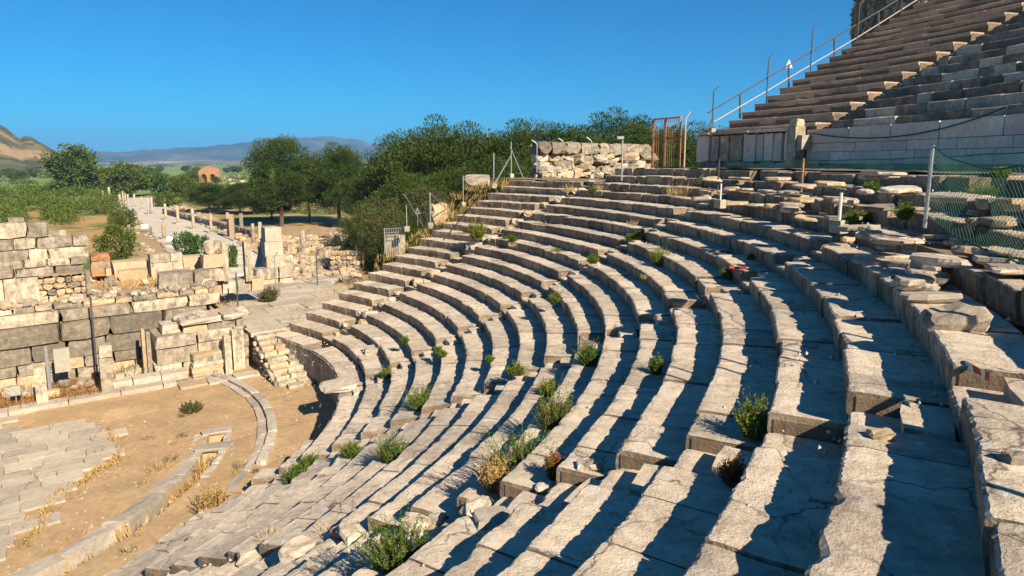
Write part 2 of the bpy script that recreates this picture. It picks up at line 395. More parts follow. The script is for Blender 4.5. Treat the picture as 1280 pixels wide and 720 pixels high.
# ------------------------------------------------------------------ orchestra
def build_orchestra():
    rs = [0.01, 3, 6, 8.3, 8.9, 8.92, 9.38, 9.40, 9.8, 10.4, 11, 11.8, 12.6, 13.4, 14.4]
    ths = [R(-75 + 150*i/170) for i in range(171)]
    v = []; f = []
    for q in rs:
        for t in ths:
            p = pol(q, t)
            chan = R(-60) < t < R(12.5) or R(17) < t < R(21)
            z = 0.03*fbm(p.x*0.7, p.y*0.7)
            if q in (8.92, 9.38) and chan: z = -0.36 + 0.06*fbm(p.x*2, p.y*2)
            v.append((p.x, p.y, z))
    n = len(ths)
    for i in range(len(rs)-1):
        for j in range(n-1): f.append((i*n+j, (i+1)*n+j, (i+1)*n+j+1, i*n+j+1))
    b = MB(); b.v = v; b.f = f
    fl = struct(b.build('orchestra_floor', 'dirt'))
    # strip of earth up to the stage (the part of the orchestra behind its centre)
    b = MB(); nn = 40
    for i in range(nn):
        for j in range(12):
            def q(i, j):
                p = un(-14 + i*26/nn, -24.0 - j*0.6, 0.0); p.z = 0.03*fbm(p.x*0.7, p.y*0.7) - 0.012
                return p
            b.quad(q(i, j), q(i+1, j), q(i+1, j+1), q(i, j+1))
    struct(b.build('stage_front_earth', 'dirt'))
    # white paving, slab by slab, with its stepped broken edge
    poly = [(-60, 722), (22, 682), (52, 655), (56, 630), (74, 612), (104, 600), (118, 585), (140, 578), (147, 563), (140, 553), (134, 537), (110, 528), (66, 533), (22, 540), (18, 524), (-60, 530)]
    P = [atz(x, y, 0) for x, y in poly]; Q = [(p.dot(EU), p.dot(EN)) for p in P]
    def inside(u, n):
        c = False
        for i in range(len(Q)):
            (x1, y1), (x2, y2) = Q[i], Q[i-1]
            if (y1 > n) != (y2 > n) and u < (x2-x1)*(n-y1)/(y2-y1)+x1: c = not c
        return c
    r = random.Random(3); n0 = min(q[1] for q in Q); row = 0
    while n0 < max(q[1] for q in Q):
        wd = r.uniform(0.50, 0.62); u = -9 + (row % 2)*0.45 + r.uniform(-.1, .1)
        while u < 6:
            l = r.uniform(0.85, 1.25)
            if inside(u+l*0.5, n0+wd/2):
                c = un(u+l/2, n0+wd/2, 0.012 + r.uniform(-0.006, 0.006))
                block('paving_slab', 'pave', 'cut', c, (l-0.02, wd-0.018, 0.10), STAGE_ROT+r.uniform(-.004, .004), fl, r=r)
            u += l
        n0 += wd; row += 1
    # kerb beside the drain, covering slabs and the low step in front of the seats
    def ring(r0, r1, t0, t1, z0, z1, l0, l1, mat, name, kind='worn', seed=5):
        rr = random.Random(seed); t = R(t0)
        while t < R(t1):
            l = rr.uniform(l0, l1); dt = l/((r0+r1)/2)
            if t+dt > R(t1): dt = R(t1)-t
            if dt < 0.01: break
            c = pol((r0+r1)/2+rr.uniform(-.02, .02), t+dt/2, (z0+z1)/2)
            block(name, mat, kind, c, (r1-r0, dt*(r0+r1)/2-0.015, z1-z0), t+dt/2+rr.uniform(-.01, .01), fl, r=rr)
            t += dt
    ring(8.46, 8.92, -60, -13, -0.5, 0.07, 1.1, 2.2, 'slab', 'kerb_stone')
    ring(8.46, 8.92, -12.9, 3, -0.5, 0.06, 0.9, 1.6, 'slab', 'kerb_stone', seed=6)
    ring(8.50, 8.92, 3, 22, -0.5, 0.03, 0.8, 1.5, 'slab', 'kerb_stone', seed=7)
    ring(9.38, 9.60, 2, 20, -0.5, 0.05, 0.7, 1.3, 'slab', 'kerb_stone', seed=8)
    ring(8.7, 9.75, 12.2, 15.4, 0.0, 0.11, 0.5, 0.6, 'slab', 'cover_slab', seed=9)
    ring(8.7, 9.6, 20.6, 23.0, 0.0, 0.10, 0.5, 0.6, 'slab', 'cover_slab', seed=10)
    ring(10.38, 10.62, -3, 58, -0.2, 0.06, 0.9, 1.6, 'slab', 'step_stone', seed=11)
    ring(10.66, 10.95, 6, 60, -0.2, 0.12, 0.8, 1.5, 'slab', 'step_stone', seed=12)
build_orchestra()

# ------------------------------------------------------------------ seating of the first tier
WEDGE_T = {}                                   # filled below: (start, end) angle functions
def stair1(k): return R(41.2 - 0.3*max(0, k-4) if k < 14 else 38.2 - 0.55*(k-14)) if k < 18.5 else R(35.9)
S2, S3, S4 = R(16.0), R(-6.7), R(-28.6)
def wing_end(k):                               # where row k meets the straight end wall of the far wing
    rr = rrow(k, R(50))
    lo, hi = R(30), R(80)
    for _ in range(40):
        m = (lo+hi)/2
        if (pol(rr, m) - A_END).dot(ENDN) < 0: lo = m
        else: hi = m
    return lo
def seat_block(k, t0, t1, parent, r, mat='seat', drop=0.0, chip=1.0, dr=0.0, extra=0.0, name='seat_block', hh=None, depth=None):
    rad = rrow(k, (t0+t1)/2); L = (t1-t0)*rad
    mid = pol(rad, (t0+t1)/2, zrow(k))
    dist = (mid - Vector((0, 0, CZ))).length
    n = max(3, min(44, int(L/max(0.028, dist*0.0050)))); 
    g = 0.010/rad
    z1 = zrow(k) - drop; hh = hh or H; dep = depth or D
    tilt = r.uniform(-0.006, 0.006); jr = dr + r.uniform(-0.022, 0.022); jz = r.uniform(-0.022, 0.014) - (0.05*r.random() if r.random() < .08 else 0)
    seed = k*13.7
    def fill(t): return max(0, 0.13 + 0.10*nz(t*rad*.6, k*2.1)) * sstep(R(4), R(-8), t) * sstep(7.5, 3.5, k)   # earth washed in behind the lowest rows
    cols = []
    for i in range(n+1):
        f = i/n; t = (t0+g) + (t1-t0-2*g)*f; s = t*rad
        rb = rrow(k, t) + jr
        e = min(f, 1-f)*L
        c = 0.014*nz(s*2.2, seed) + 0.016*nz(s*7.1, seed+3) + 0.020*nz(s*23, seed+5) + (0.018*nz(s*51, seed+8) if dist < 12 else 0)
        cc = max(0.0, nz(s*3.3, seed+9)-0.22)*0.10*chip + 0.022*max(0, 0.05-e)/0.05*r.random()
        lipr = 0.03 + abs(c)*0.8 + cc*0.9
        lipz = 0.018 + cc*0.55 + 0.012*abs(nz(s*11, seed))
        zz = z1 + jz + tilt*(f-.5)*L + 0.012*nz(s*3, seed+1)
        cols.append([(rb + 0.035 + 0.012*nz(s*5, seed+2), z1 - hh - 0.05),
                     (rb + 0.012*nz(s*6, seed+4) + c*0.5, z1 - hh*0.45),
                     (rb + c*0.6 + cc*0.5, zz - lipz),
                     (rb + lipr*0.55 + c*0.6 + cc*0.6, zz - lipz*0.25),
                     (rb + lipr + 0.05 + cc, zz + 0.004*nz(s*13, seed)),
                     (rb + 0.38, zz + 0.014*nz(s*4, seed+6) - 0.006 + fill(t)*0.4),
                     (rb + dep + 0.06 - jr + extra, zz + 0.012*nz(s*4, seed+7) + fill(t))])
    m = len(cols[0]); vs = []; fs = []
    for i, col in enumerate(cols):
        t = (t0+g) + (t1-t0-2*g)*i/n
        for (q, z) in col: vs.append(pol(q, t, z) - mid)
    for i in range(n):
        for j in range(m-1): fs.append((i*m+j, i*m+j+1, (i+1)*m+j+1, (i+1)*m+j))
    o = len(vs)
    for i in (0, n):
        t = (t0+g) + (t1-t0-2*g)*i/n
        vs.append(pol(cols[i][-1][0], t, z1-hh-0.05) - mid)
        ring = [i*m+j for j in range(m)] + [len(vs)-1]
        fs.append(tuple(ring[::-1] if i else ring))
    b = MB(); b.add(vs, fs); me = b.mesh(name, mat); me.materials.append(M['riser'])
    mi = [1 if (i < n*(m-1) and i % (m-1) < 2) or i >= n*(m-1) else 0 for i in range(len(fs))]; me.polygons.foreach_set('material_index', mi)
    return link(name, me, mid, parent)
def bedding(parent, ks, ta, tb, rf=rrow, zf=zrow, hh=H, dd=D, mat='bedding', n=24):
    b = MB()
    for k in ks:
        a0, a1 = ta(k), tb(k)
        for i in range(n):
            t, t2 = a0+(a1-a0)*i/n, a0+(a1-a0)*(i+1)/n
            r0_, r1_ = rf(k, t)+0.07, rf(k, t2)+0.07
            za, zb = zf(k)-hh-0.06, zf(k)-0.05
            b.quad(pol(r0_, t, za), pol(r1_, t2, za), pol(r1_, t2, zb), pol(r0_, t, zb))
            b.quad(pol(r0_, t, zb), pol(r1_, t2, zb), pol(r1_+dd+0.02, t2, zb), pol(r0_+dd+0.02, t, zb))
        for t in (a0, a1):
            r0_ = rf(k, t)+0.07
            b.quad(pol(r0_, t, zf(k)-3), pol(r0_+dd, t, zf(k)-3), pol(r0_+dd, t, zf(k)-0.05), pol(r0_, t, zf(k)-0.05))
    b.v = [tuple(p) for p in b.v]
    return b.build('rubble_core', mat, parent)
def wedge(label, ks, ta, tb, seed, ruin=lambda k, t: 0.0):
    kmid = ks[len(ks)//2]
    root = thing('seating_wedge', label, 'seating', pol(rrow(ks[0], (ta(ks[0])+tb(ks[0]))/2), (ta(ks[0])+tb(ks[0]))/2, zrow(ks[0])-H))
    r = random.Random(seed)
    for k in ks:
        t, t1 = ta(k), tb(k); rad = rrow(k, (t+t1)/2)
        first = True
        while t < t1-1e-4:
            l = r.uniform(0.55, 1.15)*(1.35 if r.random() < 0.25 else 1)
            dt = l/rad
            if t1 - t - dt < 0.35/rad: dt = t1 - t
            ru = ruin(k, t+dt/2)
            if r.random() > ru*0.30:
                seat_block(k, t, t+dt, root, r, chip=1+ru*1.6+(1.2 if k < 5 and t < 0 else 0), drop=ru*r.uniform(-0.02, 0.10), dr=ru*r.uniform(-0.08, 0.10))
            t += dt
    bedding(root, ks, ta, tb)
    return root
K_TOP = 20
def ruinf(k, t): return 0.0 if k < 17 else (0.35 if k == 17 and t > R(5) else min(1.0, 0.5+0.2*(k-17)))
AW = 0.42                                       # half the width of a stairway, metres
def edge(sf, side): return lambda k: (sf(k) if callable(sf) else sf) + side*AW/rrow(k, 0)
wedge('straight end bank of grey stone seat rows beside the pines and grassy slope', list(range(0, 19)), edge(stair1, +1.2), wing_end, 11)
wedge('curved bank of seat rows between the rubble stairway and the next stairway', list(range(0, K_TOP+1)), edge(S2, 1), edge(stair1, -0.9), 12, lambda k, t: ruinf(k, t)*(0.5 if t > R(24) else 1))
wedge('middle bank of seat rows below the iron gate, its treads half in shadow', list(range(-3, K_TOP+1)), edge(S3, 1), lambda k: edge(S2, -1)(k) if k >= 0 else R({-1: 3, -2: -1.5, -3: -4.5}[k]), 13, ruinf)
wedge('wide near bank of seat rows reaching up to the green net', list(range(-3, K_TOP+1)), edge(S4, 1), edge(S3, -1), 14, ruinf)
wedge('nearest bank of seat rows, steps running off the lower edge beside red tape', list(range(-3, K_TOP-1)), lambda k: R(-54), edge(S4, -1), 15)

def stairway(label, sf, ks, seed, broken=0.0, rubble=False):
    s0 = sf(0) if callable(sf) else sf
    root = thing('stairway', label, 'stairs', pol(rrow(ks[0], s0), s0, zrow(ks[0])-H))
    r = random.Random(seed)
    for k in ks:
        s = sf(k) if callable(sf) else sf
        a = AW/rrow(k, 0)
        if rubble: a *= 1.2
        if not rubble:
            seat_block(k, s-a, s+a, root, r, drop=H*0.5+r.uniform(-.02, .03), hh=H*0.6, name='tread_block', chip=1.5)
            if r.random() > broken:
                w = r.uniform(0.50, 0.68); off = r.uniform(-0.1, 0.1)
                rad = rrow(k, s)
                c = pol(rad + 0.55+r.uniform(-.04, .04), s + off/rad, zrow(k) - 0.085 + r.uniform(-.02, .01))
                block('step_block', 'seat', 'worn', c, (0.38, w, 0.18), s + r.uniform(-.08, .08), root, r=r)
        else:
            seat_block(k, s-a, s+a, root, r, drop=H*0.6+r.uniform(-.08, .12), hh=H*0.7, name='tread_block', chip=2.5)
            for q in range(r.choice((1, 2, 2, 3))):
                rad = rrow(k, s); sz = r.uniform(0.22, 0.5)
                c = pol(rad + r.uniform(0.1, 0.7), s + r.uniform(-.35, .35)/rad, zrow(k) - H*0.6 + sz*0.28)
                block('broken_stone', r.choice(('seat', 'slab', 'tan')), 'rough', c, (sz, sz*r.uniform(.7, 1.3), sz*r.uniform(.5, .8)), r.uniform(0, 3), root, (r.uniform(-.2, .2), r.uniform(-.2, .2)), r=r)
    bedding(root, ks, lambda k: (sf(k) if callable(sf) else sf)-AW/rrow(k, 0), lambda k: (sf(k) if callable(sf) else sf)+AW/rrow(k, 0), zf=lambda k: zrow(k)-H*0.55, n=3)
    return root
stairway('collapsed stairway filled with tumbled stones beside the straight end bank', stair1, list(range(1, 19)), 21, rubble=True)
stairway('stairway with small step blocks climbing from the end of the orchestra wall', lambda k: S2, list(range(0, 20)), 22, 0.08)
stairway('central stairway overgrown with bushes in its lower half', lambda k: S3, list(range(-3, 20)), 23, 0.15)
stairway('nearest stairway with large step blocks crossing the lower right foreground', lambda k: S4, list(range(-3, 20)), 24, 0.05)

def build_foot():
    # orchestra wall under the first row, slab by slab, dying out where the seats are buried
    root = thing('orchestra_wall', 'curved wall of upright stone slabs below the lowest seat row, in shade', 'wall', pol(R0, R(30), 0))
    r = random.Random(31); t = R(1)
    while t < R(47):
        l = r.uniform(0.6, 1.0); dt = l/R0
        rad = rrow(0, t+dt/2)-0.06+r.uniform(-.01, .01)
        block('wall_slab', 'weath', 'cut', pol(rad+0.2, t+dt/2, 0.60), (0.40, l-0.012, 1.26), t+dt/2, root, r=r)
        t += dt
build_foot()

# walkway between the tiers
def build_walkway():
    b = MB(); n = 90
    for i in range(n):
        t, t2 = R(-60 + 112*i/n), R(-60 + 112*(i+1)/n)
        rs = (rrow(21, 0)-0.02, rrow(21, 0)+1.2, 33.5) if t < R(33) else (rrow(19, 0), rrow(19, 0)+1.2, 31.5)
        zz = zrow(20)+0.02 if t < R(33) else zrow(18)+0.03
        for q in range(2):
            f = lambda q, t: pol(rs[q], t, zz + 0.05*fbm(q*3+t*20, t*11))
            b.quad(f(q, t), f(q+1, t), f(q+1, t2), f(q, t2))
    struct(b.build('upper_walkway', 'bedding'))
build_walkway()

# ------------------------------------------------------------------ second tier
def r2(j, t=0): return 31.8 + 0.75*j
def z2(j): return CZ + 1.56 + 0.415*j
def tier_block(j, t0, t1, parent, r, mat, lip, jit):
    rad = r2(j); n = 2; mid = pol(rad, (t0+t1)/2, z2(j)); g = 0.010/rad
    a = r.uniform(-jit, jit); dz = r.uniform(-jit, jit)*0.6; zt = z2(j)+dz; zb = z2(j)-0.47
    if lip: prof = [(rad+.10+a, zb), (rad+.07+a, zt-.16), (rad+.045+a, zt-.12), (rad+a, zt-.09), (rad+a, zt-.015), (rad+.02+a, zt), (rad+.80, zt)]
    else: prof = [(rad+.03+a, zb), (rad+a, zt-.2), (rad+a+jit*.6, zt-.03), (rad+.05+a, zt), (rad+.80, zt)]
    m = len(prof); vs = []; fs = []
    for i in range(n+1):
        t = t0+g+(t1-t0-2*g)*i/n
        for q, z in prof:
            vs.append(pol(q + r.uniform(-jit, jit)*.5, t, z + r.uniform(-jit, jit)*.35) - mid)
    for i in range(n):
        for q in range(m-1): fs.append((i*m+q, i*m+q+1, (i+1)*m+q+1, (i+1)*m+q))
    for i in (0, n):
        vs.append(pol(prof[-1][0], t0+g if i == 0 else t1-g, zb) - mid)
        ring = [i*m+q for q in range(m)]+[len(vs)-1]; fs.append(tuple(ring[::-1] if i else ring))
    b = MB(); b.add(vs, fs); link('seat_block', b.mesh('seat_block', mat), mid, parent)
def tier(label, ta, tb, js, seed, mat, lip, jit, l0, l1, drop=0.0):
    root = thing('upper_seating_wedge', label, 'seating', pol(r2(0), (ta(0)+tb(0))/2, z2(0)-0.42)); r = random.Random(seed)
    for j in js:
        t, te = ta(j), tb(j)
        while t < te-1e-4:
            dt = r.uniform(l0, l1)/r2(j)
            if te-t-dt < 0.4*l0/r2(j): dt = te-t
            if r.random() > drop: tier_block(j, t, t+dt, root, r, r.choice(mat), lip, jit)
            t += dt
    bedding(root, js, ta, tb, r2, z2, 0.415, 0.75, 'bedding', 8)
    return root
LT = lambda j: R(29.0 - 0.16*j)
LE = lambda j: R(18.4 - 0.155*j)
tier('upper bank of moulded marble seat rows rising beside the sloping handrail', LE, LT, list(range(0, 21)), 41, ['marble'], True, 0.016, 0.9, 1.9)
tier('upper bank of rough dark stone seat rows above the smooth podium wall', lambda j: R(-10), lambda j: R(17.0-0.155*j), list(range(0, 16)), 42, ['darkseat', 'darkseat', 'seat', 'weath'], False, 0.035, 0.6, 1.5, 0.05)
def tier_stairs():
    root = thing('upper_stairway', 'eroded stairway between the two upper seat banks below sunlit marble ends', 'stairs', pol(r2(0), R(17.7), z2(0)-0.42)); r = random.Random(43)
    js = list(range(0, 21))
    for j in js:
        a, b_ = LE(j)-R(1.4), LE(j)
        for h in (0, 1):
            c = pol(r2(j)+0.2+0.38*h, (a+b_)/2, z2(j)-0.38+0.2*h-0.1)
            block('step_block', 'darkseat', 'worn', c, (0.42, (b_-a)*r2(j)*0.96, 0.24), (a+b_)/2, root, r=r)
    bedding(root, js, lambda j: LE(j)-R(1.4), LE, r2, lambda j: z2(j)-0.35, 0.415, 0.75, 'bedding', 2)
tier_stairs()
def arc_courses(root, rad, t0, t1, z0, layers, depth, seed, kind='cut', name='stone_block'):
    r = random.Random(seed); z = z0
    for (h, l0, l1, mats, sb) in layers:
        t = t0
        while t < t1-1e-4:
            dt = r.uniform(l0, l1)/rad
            if t1-t-dt < 0.4*l0/rad: dt = t1-t
            c = pol(rad+sb+depth/2+r.uniform(-.008, .008), t+dt/2, z+h/2)
            block(name, r.choice(mats), kind, c, (depth, dt*rad-0.014, h-0.012), t+dt/2, root, r=r)
            t += dt
        z += h
def podium():
    root = thing('podium_wall', 'long pale podium wall of marble slabs over two block courses', 'wall', pol(31.6, R(6), CZ-0.4))
    arc_courses(root, 31.5, R(-10), R(18.6), CZ-0.42, [(0.34, .8, 1.5, ['weath', 'slab'], -0.12), (0.46, .6, 1.5, ['ortho'], 0), (0.33, .7, 1.4, ['ortho'], 0.01), (0.56, 1.6, 2.6, ['ortho'], -0.02)], 0.35, 51)
    b = MB()
    for i in range(30):
        t, t2 = R(-10+39.5*i/30), R(-10+39.5*(i+1)/30)
        b.quad(pol(31.7, t, CZ-.6), pol(31.7, t2, CZ-.6), pol(31.7, t2, CZ+1.12), pol(31.7, t, CZ+1.12))
        b.quad(pol(31.7, t, CZ+1.12), pol(31.7, t2, CZ+1.12), pol(32.2, t2, CZ+1.12), pol(32.2, t, CZ+1.12))
    b.build('rubble_core', 'bedding', root)
    cb = MB(); pts = []
    for i in range(21):
        f = i/20; t = R(18.2 - 15.7*f); pts.append(pol(31.40, t, CZ+1.14 - 1.9*(f-f*f) + 0.33*f))
    cb.tube(pts, 0.02, 5); tag(cb.build('hanging_cable', 'cable', None, origin=pts[0]), 'slack black cable drooping along the pale podium wall', 'cable')
    root = thing('orthostat_wall', 'wall of uneven upright marble slabs under a ledge beside the iron gate', 'wall', pol(31.4, R(24), CZ-0.4))
    r = random.Random(52); t = R(19.4)
    for w in (.55, .5, .55, .5, .85, .8, .6, .58, .9, .45, .5):
        dt = w/31.3
        if t > R(29.3): break
        hh = 1.22+r.uniform(-.04, .02)
        block('upright_slab', r.choice(['ortho', 'ortho', 'cream']), 'worn', pol(31.3+r.uniform(-.05, .04), t+dt/2, CZ+0.0+hh/2), (0.22, w-0.05-r.choice((0, 0, .08)), hh), t+dt/2, root, (0, r.uniform(-.02, .02)), r=r)
        t += dt
    arc_courses(root, 31.15, R(19.4), R(29.6), CZ-0.40, [(0.38, .6, 1.2, ['weath', 'slab'], 0)], 0.4, 53, 'worn')
    arc_courses(root, 30.95, R(19.2), R(29.8), CZ+1.24, [(0.13, 1.2, 2.6, ['slab', 'ortho'], 0)], 0.9, 54, 'worn', 'ledge_slab')
    root = thing('stone_pier', 'sunlit pale pier with small stone on top ending the podium wall', 'pier', pol(31.2, R(19), CZ-0.4))
    block('pier_shaft', 'cream', 'cut', pol(31.15, R(18.95), CZ+0.5), (0.5, 0.46, 1.8), R(19), root)
    block('capstone', 'cream', 'worn', pol(31.15, R(18.95), CZ+1.55), (0.42, 0.40, 0.30), R(22), root)
    block('side_block', 'slab', 'worn', pol(31.25, R(18.35), CZ+0.75), (0.5, 0.34, 0.6), R(19), root)
podium()
def bent_post(name, base, top_h, lean, label, group=None, mat='steel', rad=0.03, foot=True):
    root = thing(name, label, 'fence post', base, group)
    b = MB(); p = Vector(base); k = Vector(lean)
    b.tube([p - Vector((0, 0, .1)), p + Vector((0, 0, top_h*0.87)), p + Vector((0, 0, top_h*0.93)) + k*0.25, p + Vector((0, 0, top_h)) + k], rad, 7)
    b.build('bent_pole', mat, root)
    if foot: block('foot_block', 'slab', 'worn', p + Vector((0, 0, 0.06)), (0.28, 0.28, 0.24), 0.4, root)
    return root
def hpx(base, px0, px1): return abs(px1-px0)*mpp(base)
def handrail():
    def rp(px, py): return atr(px, py, 31.4 + 11.6*(px-884)/242)
    root = thing('handrail', 'sloping metal handrail of two rails climbing the edge of the upper seats', 'handrail', rp(891, 164))
    up = [rp(*q) for q in ((884.6, 141), (958, 98), (1012, 66), (1070, 31), (1122, 0), (1160, -23))]
    lo = [rp(*q) for q in ((893, 152), (958, 114), (1017, 79), (1073, 46), (1135, 7), (1165, -12))]
    b = MB(); b.tube(up, 0.038, 6); b.build('upper_rail', 'darksteel', root)
    b = MB(); b.tube(lo, 0.026, 6); b.build('lower_rail', 'railtan', root)
    for px, y0, y1 in ((925, 146, 118), (986, 110, 82), (1043, 77, 48), (1098, 40, 14)):
        b = MB(); b.tube([rp(px, y0+2), rp(px, y1)], 0.045, 6); b.build('rail_post', 'darksteel', root)
    b = MB(); b.tube([rp(884, 163), rp(892, 146)], 0.04, 6); b.build('rail_brace', 'darksteel', root)
    for i, (px, y0, y1) in enumerate(((890, 165, 112), (958, 129, 74), (1012.5, 96, 39), (1071, 54, 10), (1126, 20, -30))):
        p = rp(px, y0)
        bent_post('bent_fence_post', p, hpx(p, y0, y1), (0.28, 0.10, 0), 'grey bent-top fence post standing along the upper handrail', 'bent posts along the upper handrail', foot=(i == 0), mat='darksteel')
    p = rp(986, 85); b = MB(); d = Vector((0.19, 0, 0)); t = Vector((0, 0, 0.42)); q = Vector((0, 0.02, 0))
    b.add([p-d, p+d, p+t, p-d+q, p+d+q, p+t+q], [(0, 1, 2), (5, 4, 3), (0, 3, 4, 1), (1, 4, 5, 2), (2, 5, 3, 0)])
    s = thing('warning_sign', 'small white triangular warning sign above the sloping handrail', 'sign', p)
    b.build('plate', 'white', s); b = MB(); b.box(p+Vector((0, -.006, .15)), .035, .006, .14); b.build('mark', 'black', s)
handrail()
def ruin_tower():
    P0 = atr(1063, 60, 50.0); P1 = atr(1150, 14, 44.5); P0.z = P1.z = P0.z-0.6
    root = thing('ruined_wall', 'tall ragged ruined wall of rough stones standing above the upper seats', 'wall', P0)
    r = random.Random(61); d = (P1-P0).normalized(); L = (P1-P0).length; nrm = Vector((-d.y, d.x, 0)); z = P0.z
    for li in range(22):
        s = 0.15*math.sin(li*.7)+r.uniform(0, .15)+max(0, (li-9))*0.05; h = r.uniform(.25, .36)
        while s < L:
            l = r.uniform(.28, .6)
            block('rough_stone', r.choice(['weath', 'weath', 'rubble', 'seat']), 'rough', P0 + d*(s+l/2) + nrm*(.4+r.uniform(-.12, .08)) + Vector((0, 0, z-P0.z+h/2)), (l+.04, 0.9, h+.05), math.atan2(d.y, d.x), root, r=r)
            s += l
        z += h
ruin_tower()
def gate():
    P0 = atr(815, 210, 29.6); P1 = atr(860.5, 209, 29.6); zb = P0.z; P1.z = P0.z
    P1 = P0 + (P1-P0).normalized()*(45.5*mpp(P0)); hh = 58*mpp(P0)
    root = thing('iron_gate', 'rusty iron bar gate standing open on the walkway beside the upright slabs', 'gate', P0)
    d = P1-P0
    for f in (0, 0.45, 1.0):
        b = MB(); p = P0 + d*f; b.box(p+Vector((0, 0, hh/2)), .09, .09, hh); b.build('gate_post', 'rust', root)
    b = MB(); b.tube([P0+Vector((0, 0, hh)), P1+Vector((0, 0, hh))], .045, 6); b.build('top_bar', 'rust', root)
    for z in (.06, .62*hh): b = MB(); b.tube([P0+Vector((0, 0, z)), P1+Vector((0, 0, z))], .02, 6); b.build('cross_bar', 'rust', root)
    for i in range(1, 14):
        if i == 6: continue
        p = P0 + d*(i/14); b = MB(); b.tube([p+Vector((0, 0, .05)), p+Vector((0, 0, hh))], .009, 5); b.build('gate_bar', 'rust', root)
    p = P1 + d.normalized()*0.3
    t = thing('gate_side_post', 'bent dark post with short arm right of the rusty gate', 'post', P1+d.normalized()*.32)
    b = MB(); q = P1+d.normalized()*.32; b.tube([q, q+Vector((0, 0, hh*.95)), q+Vector((.2, 0, hh*1.1))], .035, 6); b.build('pole', 'railtan', t)
    b = MB(); b.tube([P1+Vector((0, 0, .63*hh)), q+Vector((0, 0, .63*hh))], .02, 5); b.build('arm', 'rust', t)
gate()
def rubble_wall():
    zb = zrow(18)+0.05
    P0 = atz(676, 222, zb); P1 = atz(812, 219, zb); P1.z = P0.z
    m = mpp(P0)
    root = thing('collapsed_wall', 'collapsed wall of huge rough blocks left of the iron gate', 'wall', P0)
    courses(root, P0+Vector((0, .5, 0)), P1+Vector((0, .5, 0)), zb, [(10*m, .6, 1.3, ['weath', 'rubble', 'slab'], 0.1), (9*m, .7, 1.5, ['slab', 'weath', 'tan'], 0.05), (10*m, .7, 1.4, ['slab', 'tan', 'seat'], 0.2)], 0.8, 'wall_block', 71, 'rough', gap=0.03)
    rj = random.Random(70)
    for i in range(70):
        f = rj.random(); zz = rj.random(); sz = rj.uniform(.35, .95)
        block('wall_block', rj.choice(['slab', 'tan', 'seat', 'weath', 'weath', 'rubble']), 'rough', P0.lerp(P1, f)+Vector((0, rj.uniform(-.35, .25)+zz*.3, zz*27*m)), (sz*1.3, sz*.9, sz*.6), rj.uniform(-.5, .5), root, (rj.uniform(-.25, .25), rj.uniform(-.25, .25)), r=rj)
    Q0, Q1 = P0+(P1-P0)*.0+Vector((0, .35, 0)), P1+Vector((0.15, .35, 0))
    courses(root, Q0, Q1, zb+29*m, [(16*m, .9, 2.0, ['weath', 'weath', 'darkseat'], 0)], 1.0, 'wall_block', 72, 'rough', gap=0.04)
    r = random.Random(73)
    for i in range(26):
        f = r.random(); sz = r.uniform(.25, .6)
        p = P0.lerp(P1, f) + Vector((0, -r.uniform(.1, .7), sz*.2))
        tag(block('fallen_block', r.choice(['slab', 'tan', 'seat', 'weath']), 'rough', p, (sz*1.3, sz, sz*.7), r.uniform(0, 3), None, (r.uniform(-.3, .3), r.uniform(-.2, .2)), r=r),
            'fallen rough block lying at the foot of the collapsed wall by the gate', 'stone', 'fallen blocks below the collapsed wall')
rubble_wall()

# ------------------------------------------------------------------ posts and signs on the seating
def straight_post(px, y0, y1, label, base=None, mat='steel', rad=0.028, foot=True, group=None, hm=None):
    p = base if base is not None else on_seats(px, y0)[0]
    root = thing('fence_post', label, 'fence post', p, group); h = hm or hpx(p, y0, y1)
    b = MB(); b.tube([p-Vector((0, 0, .05)), p+Vector((0.01*h, 0, h))], rad, 7); b.build('pole', mat, root)
    if foot: block('foot_block', 'slab', 'worn', p+Vector((0, 0, .08)), (.26, .26, .26), .5, root)
    return root, p, h
postB, pB, hB = straight_post(1156, 281, 198, 'thick pale leaning post holding up the green net at its left edge', rad=0.03, mat='steel', foot=False)
postA, pA, hA = straight_post(1001, 249, 203, 'thin rusty post in front of the podium wall, left of the net', mat='rust', foot=False)
straight_post(897, 241, 201, 'thin dark post rising from broken rows below the stone pier', mat='darksteel', rad=.02, foot=False)
straight_post(900, 258, 231, 'short white pole set in a pale stone foot near the wide rows', mat='white', rad=.025)
straight_post(1048, 288, 246, 'short white pole in a square stone foot among broken slabs', mat='white', rad=.03)
straight_post(579, 256, 219, 'thin grey post at the top edge of the straight end bank above the olive bush', base=atz(579, 257, zrow(14)-.2))
straight_post(617, 234, 192, 'grey post at the upper corner of the end bank left of the crossed braces', base=atz(617, 234, zrow(17)))
def braced_post(px, y0, y1, legs, label, zb):
    p = atz(px, y0, zb); root = thing('braced_post', label, 'fence post', p); h = hpx(p, y0, y1)
    b = MB(); b.tube([p, p+Vector((0, 0, h))], .03, 7); b.build('pole', 'steel', root)
    for (xa, ya, xb, yb) in legs:
        pa = aty(xa, ya, p.y); pb = atz(xb, yb, zb-0.1)
        b = MB(); b.tube([pa, pb], .03, 7); b.build('brace', 'steel', root)
    block('foot_block', 'slab', 'worn', p+Vector((0, 0, .05)), (.3, .3, .3), .3, root)
braced_post(639, 221, 178, [(639, 194, 617, 232), (638, 184, 655, 225)], 'tall post with two crossed slanting braces at the head of the end bank', zrow(18)+.05)
braced_post(538, 283, 241, [(538, 242, 567, 270)], 'post with one slanting brace and stone foot beside the pale boulder', zrow(11))
braced_post(508.5, 287, 257, [(505, 243, 529, 283)], 'post with a slanting bent brace beside the grey triangular sign', zrow(10)+.1)
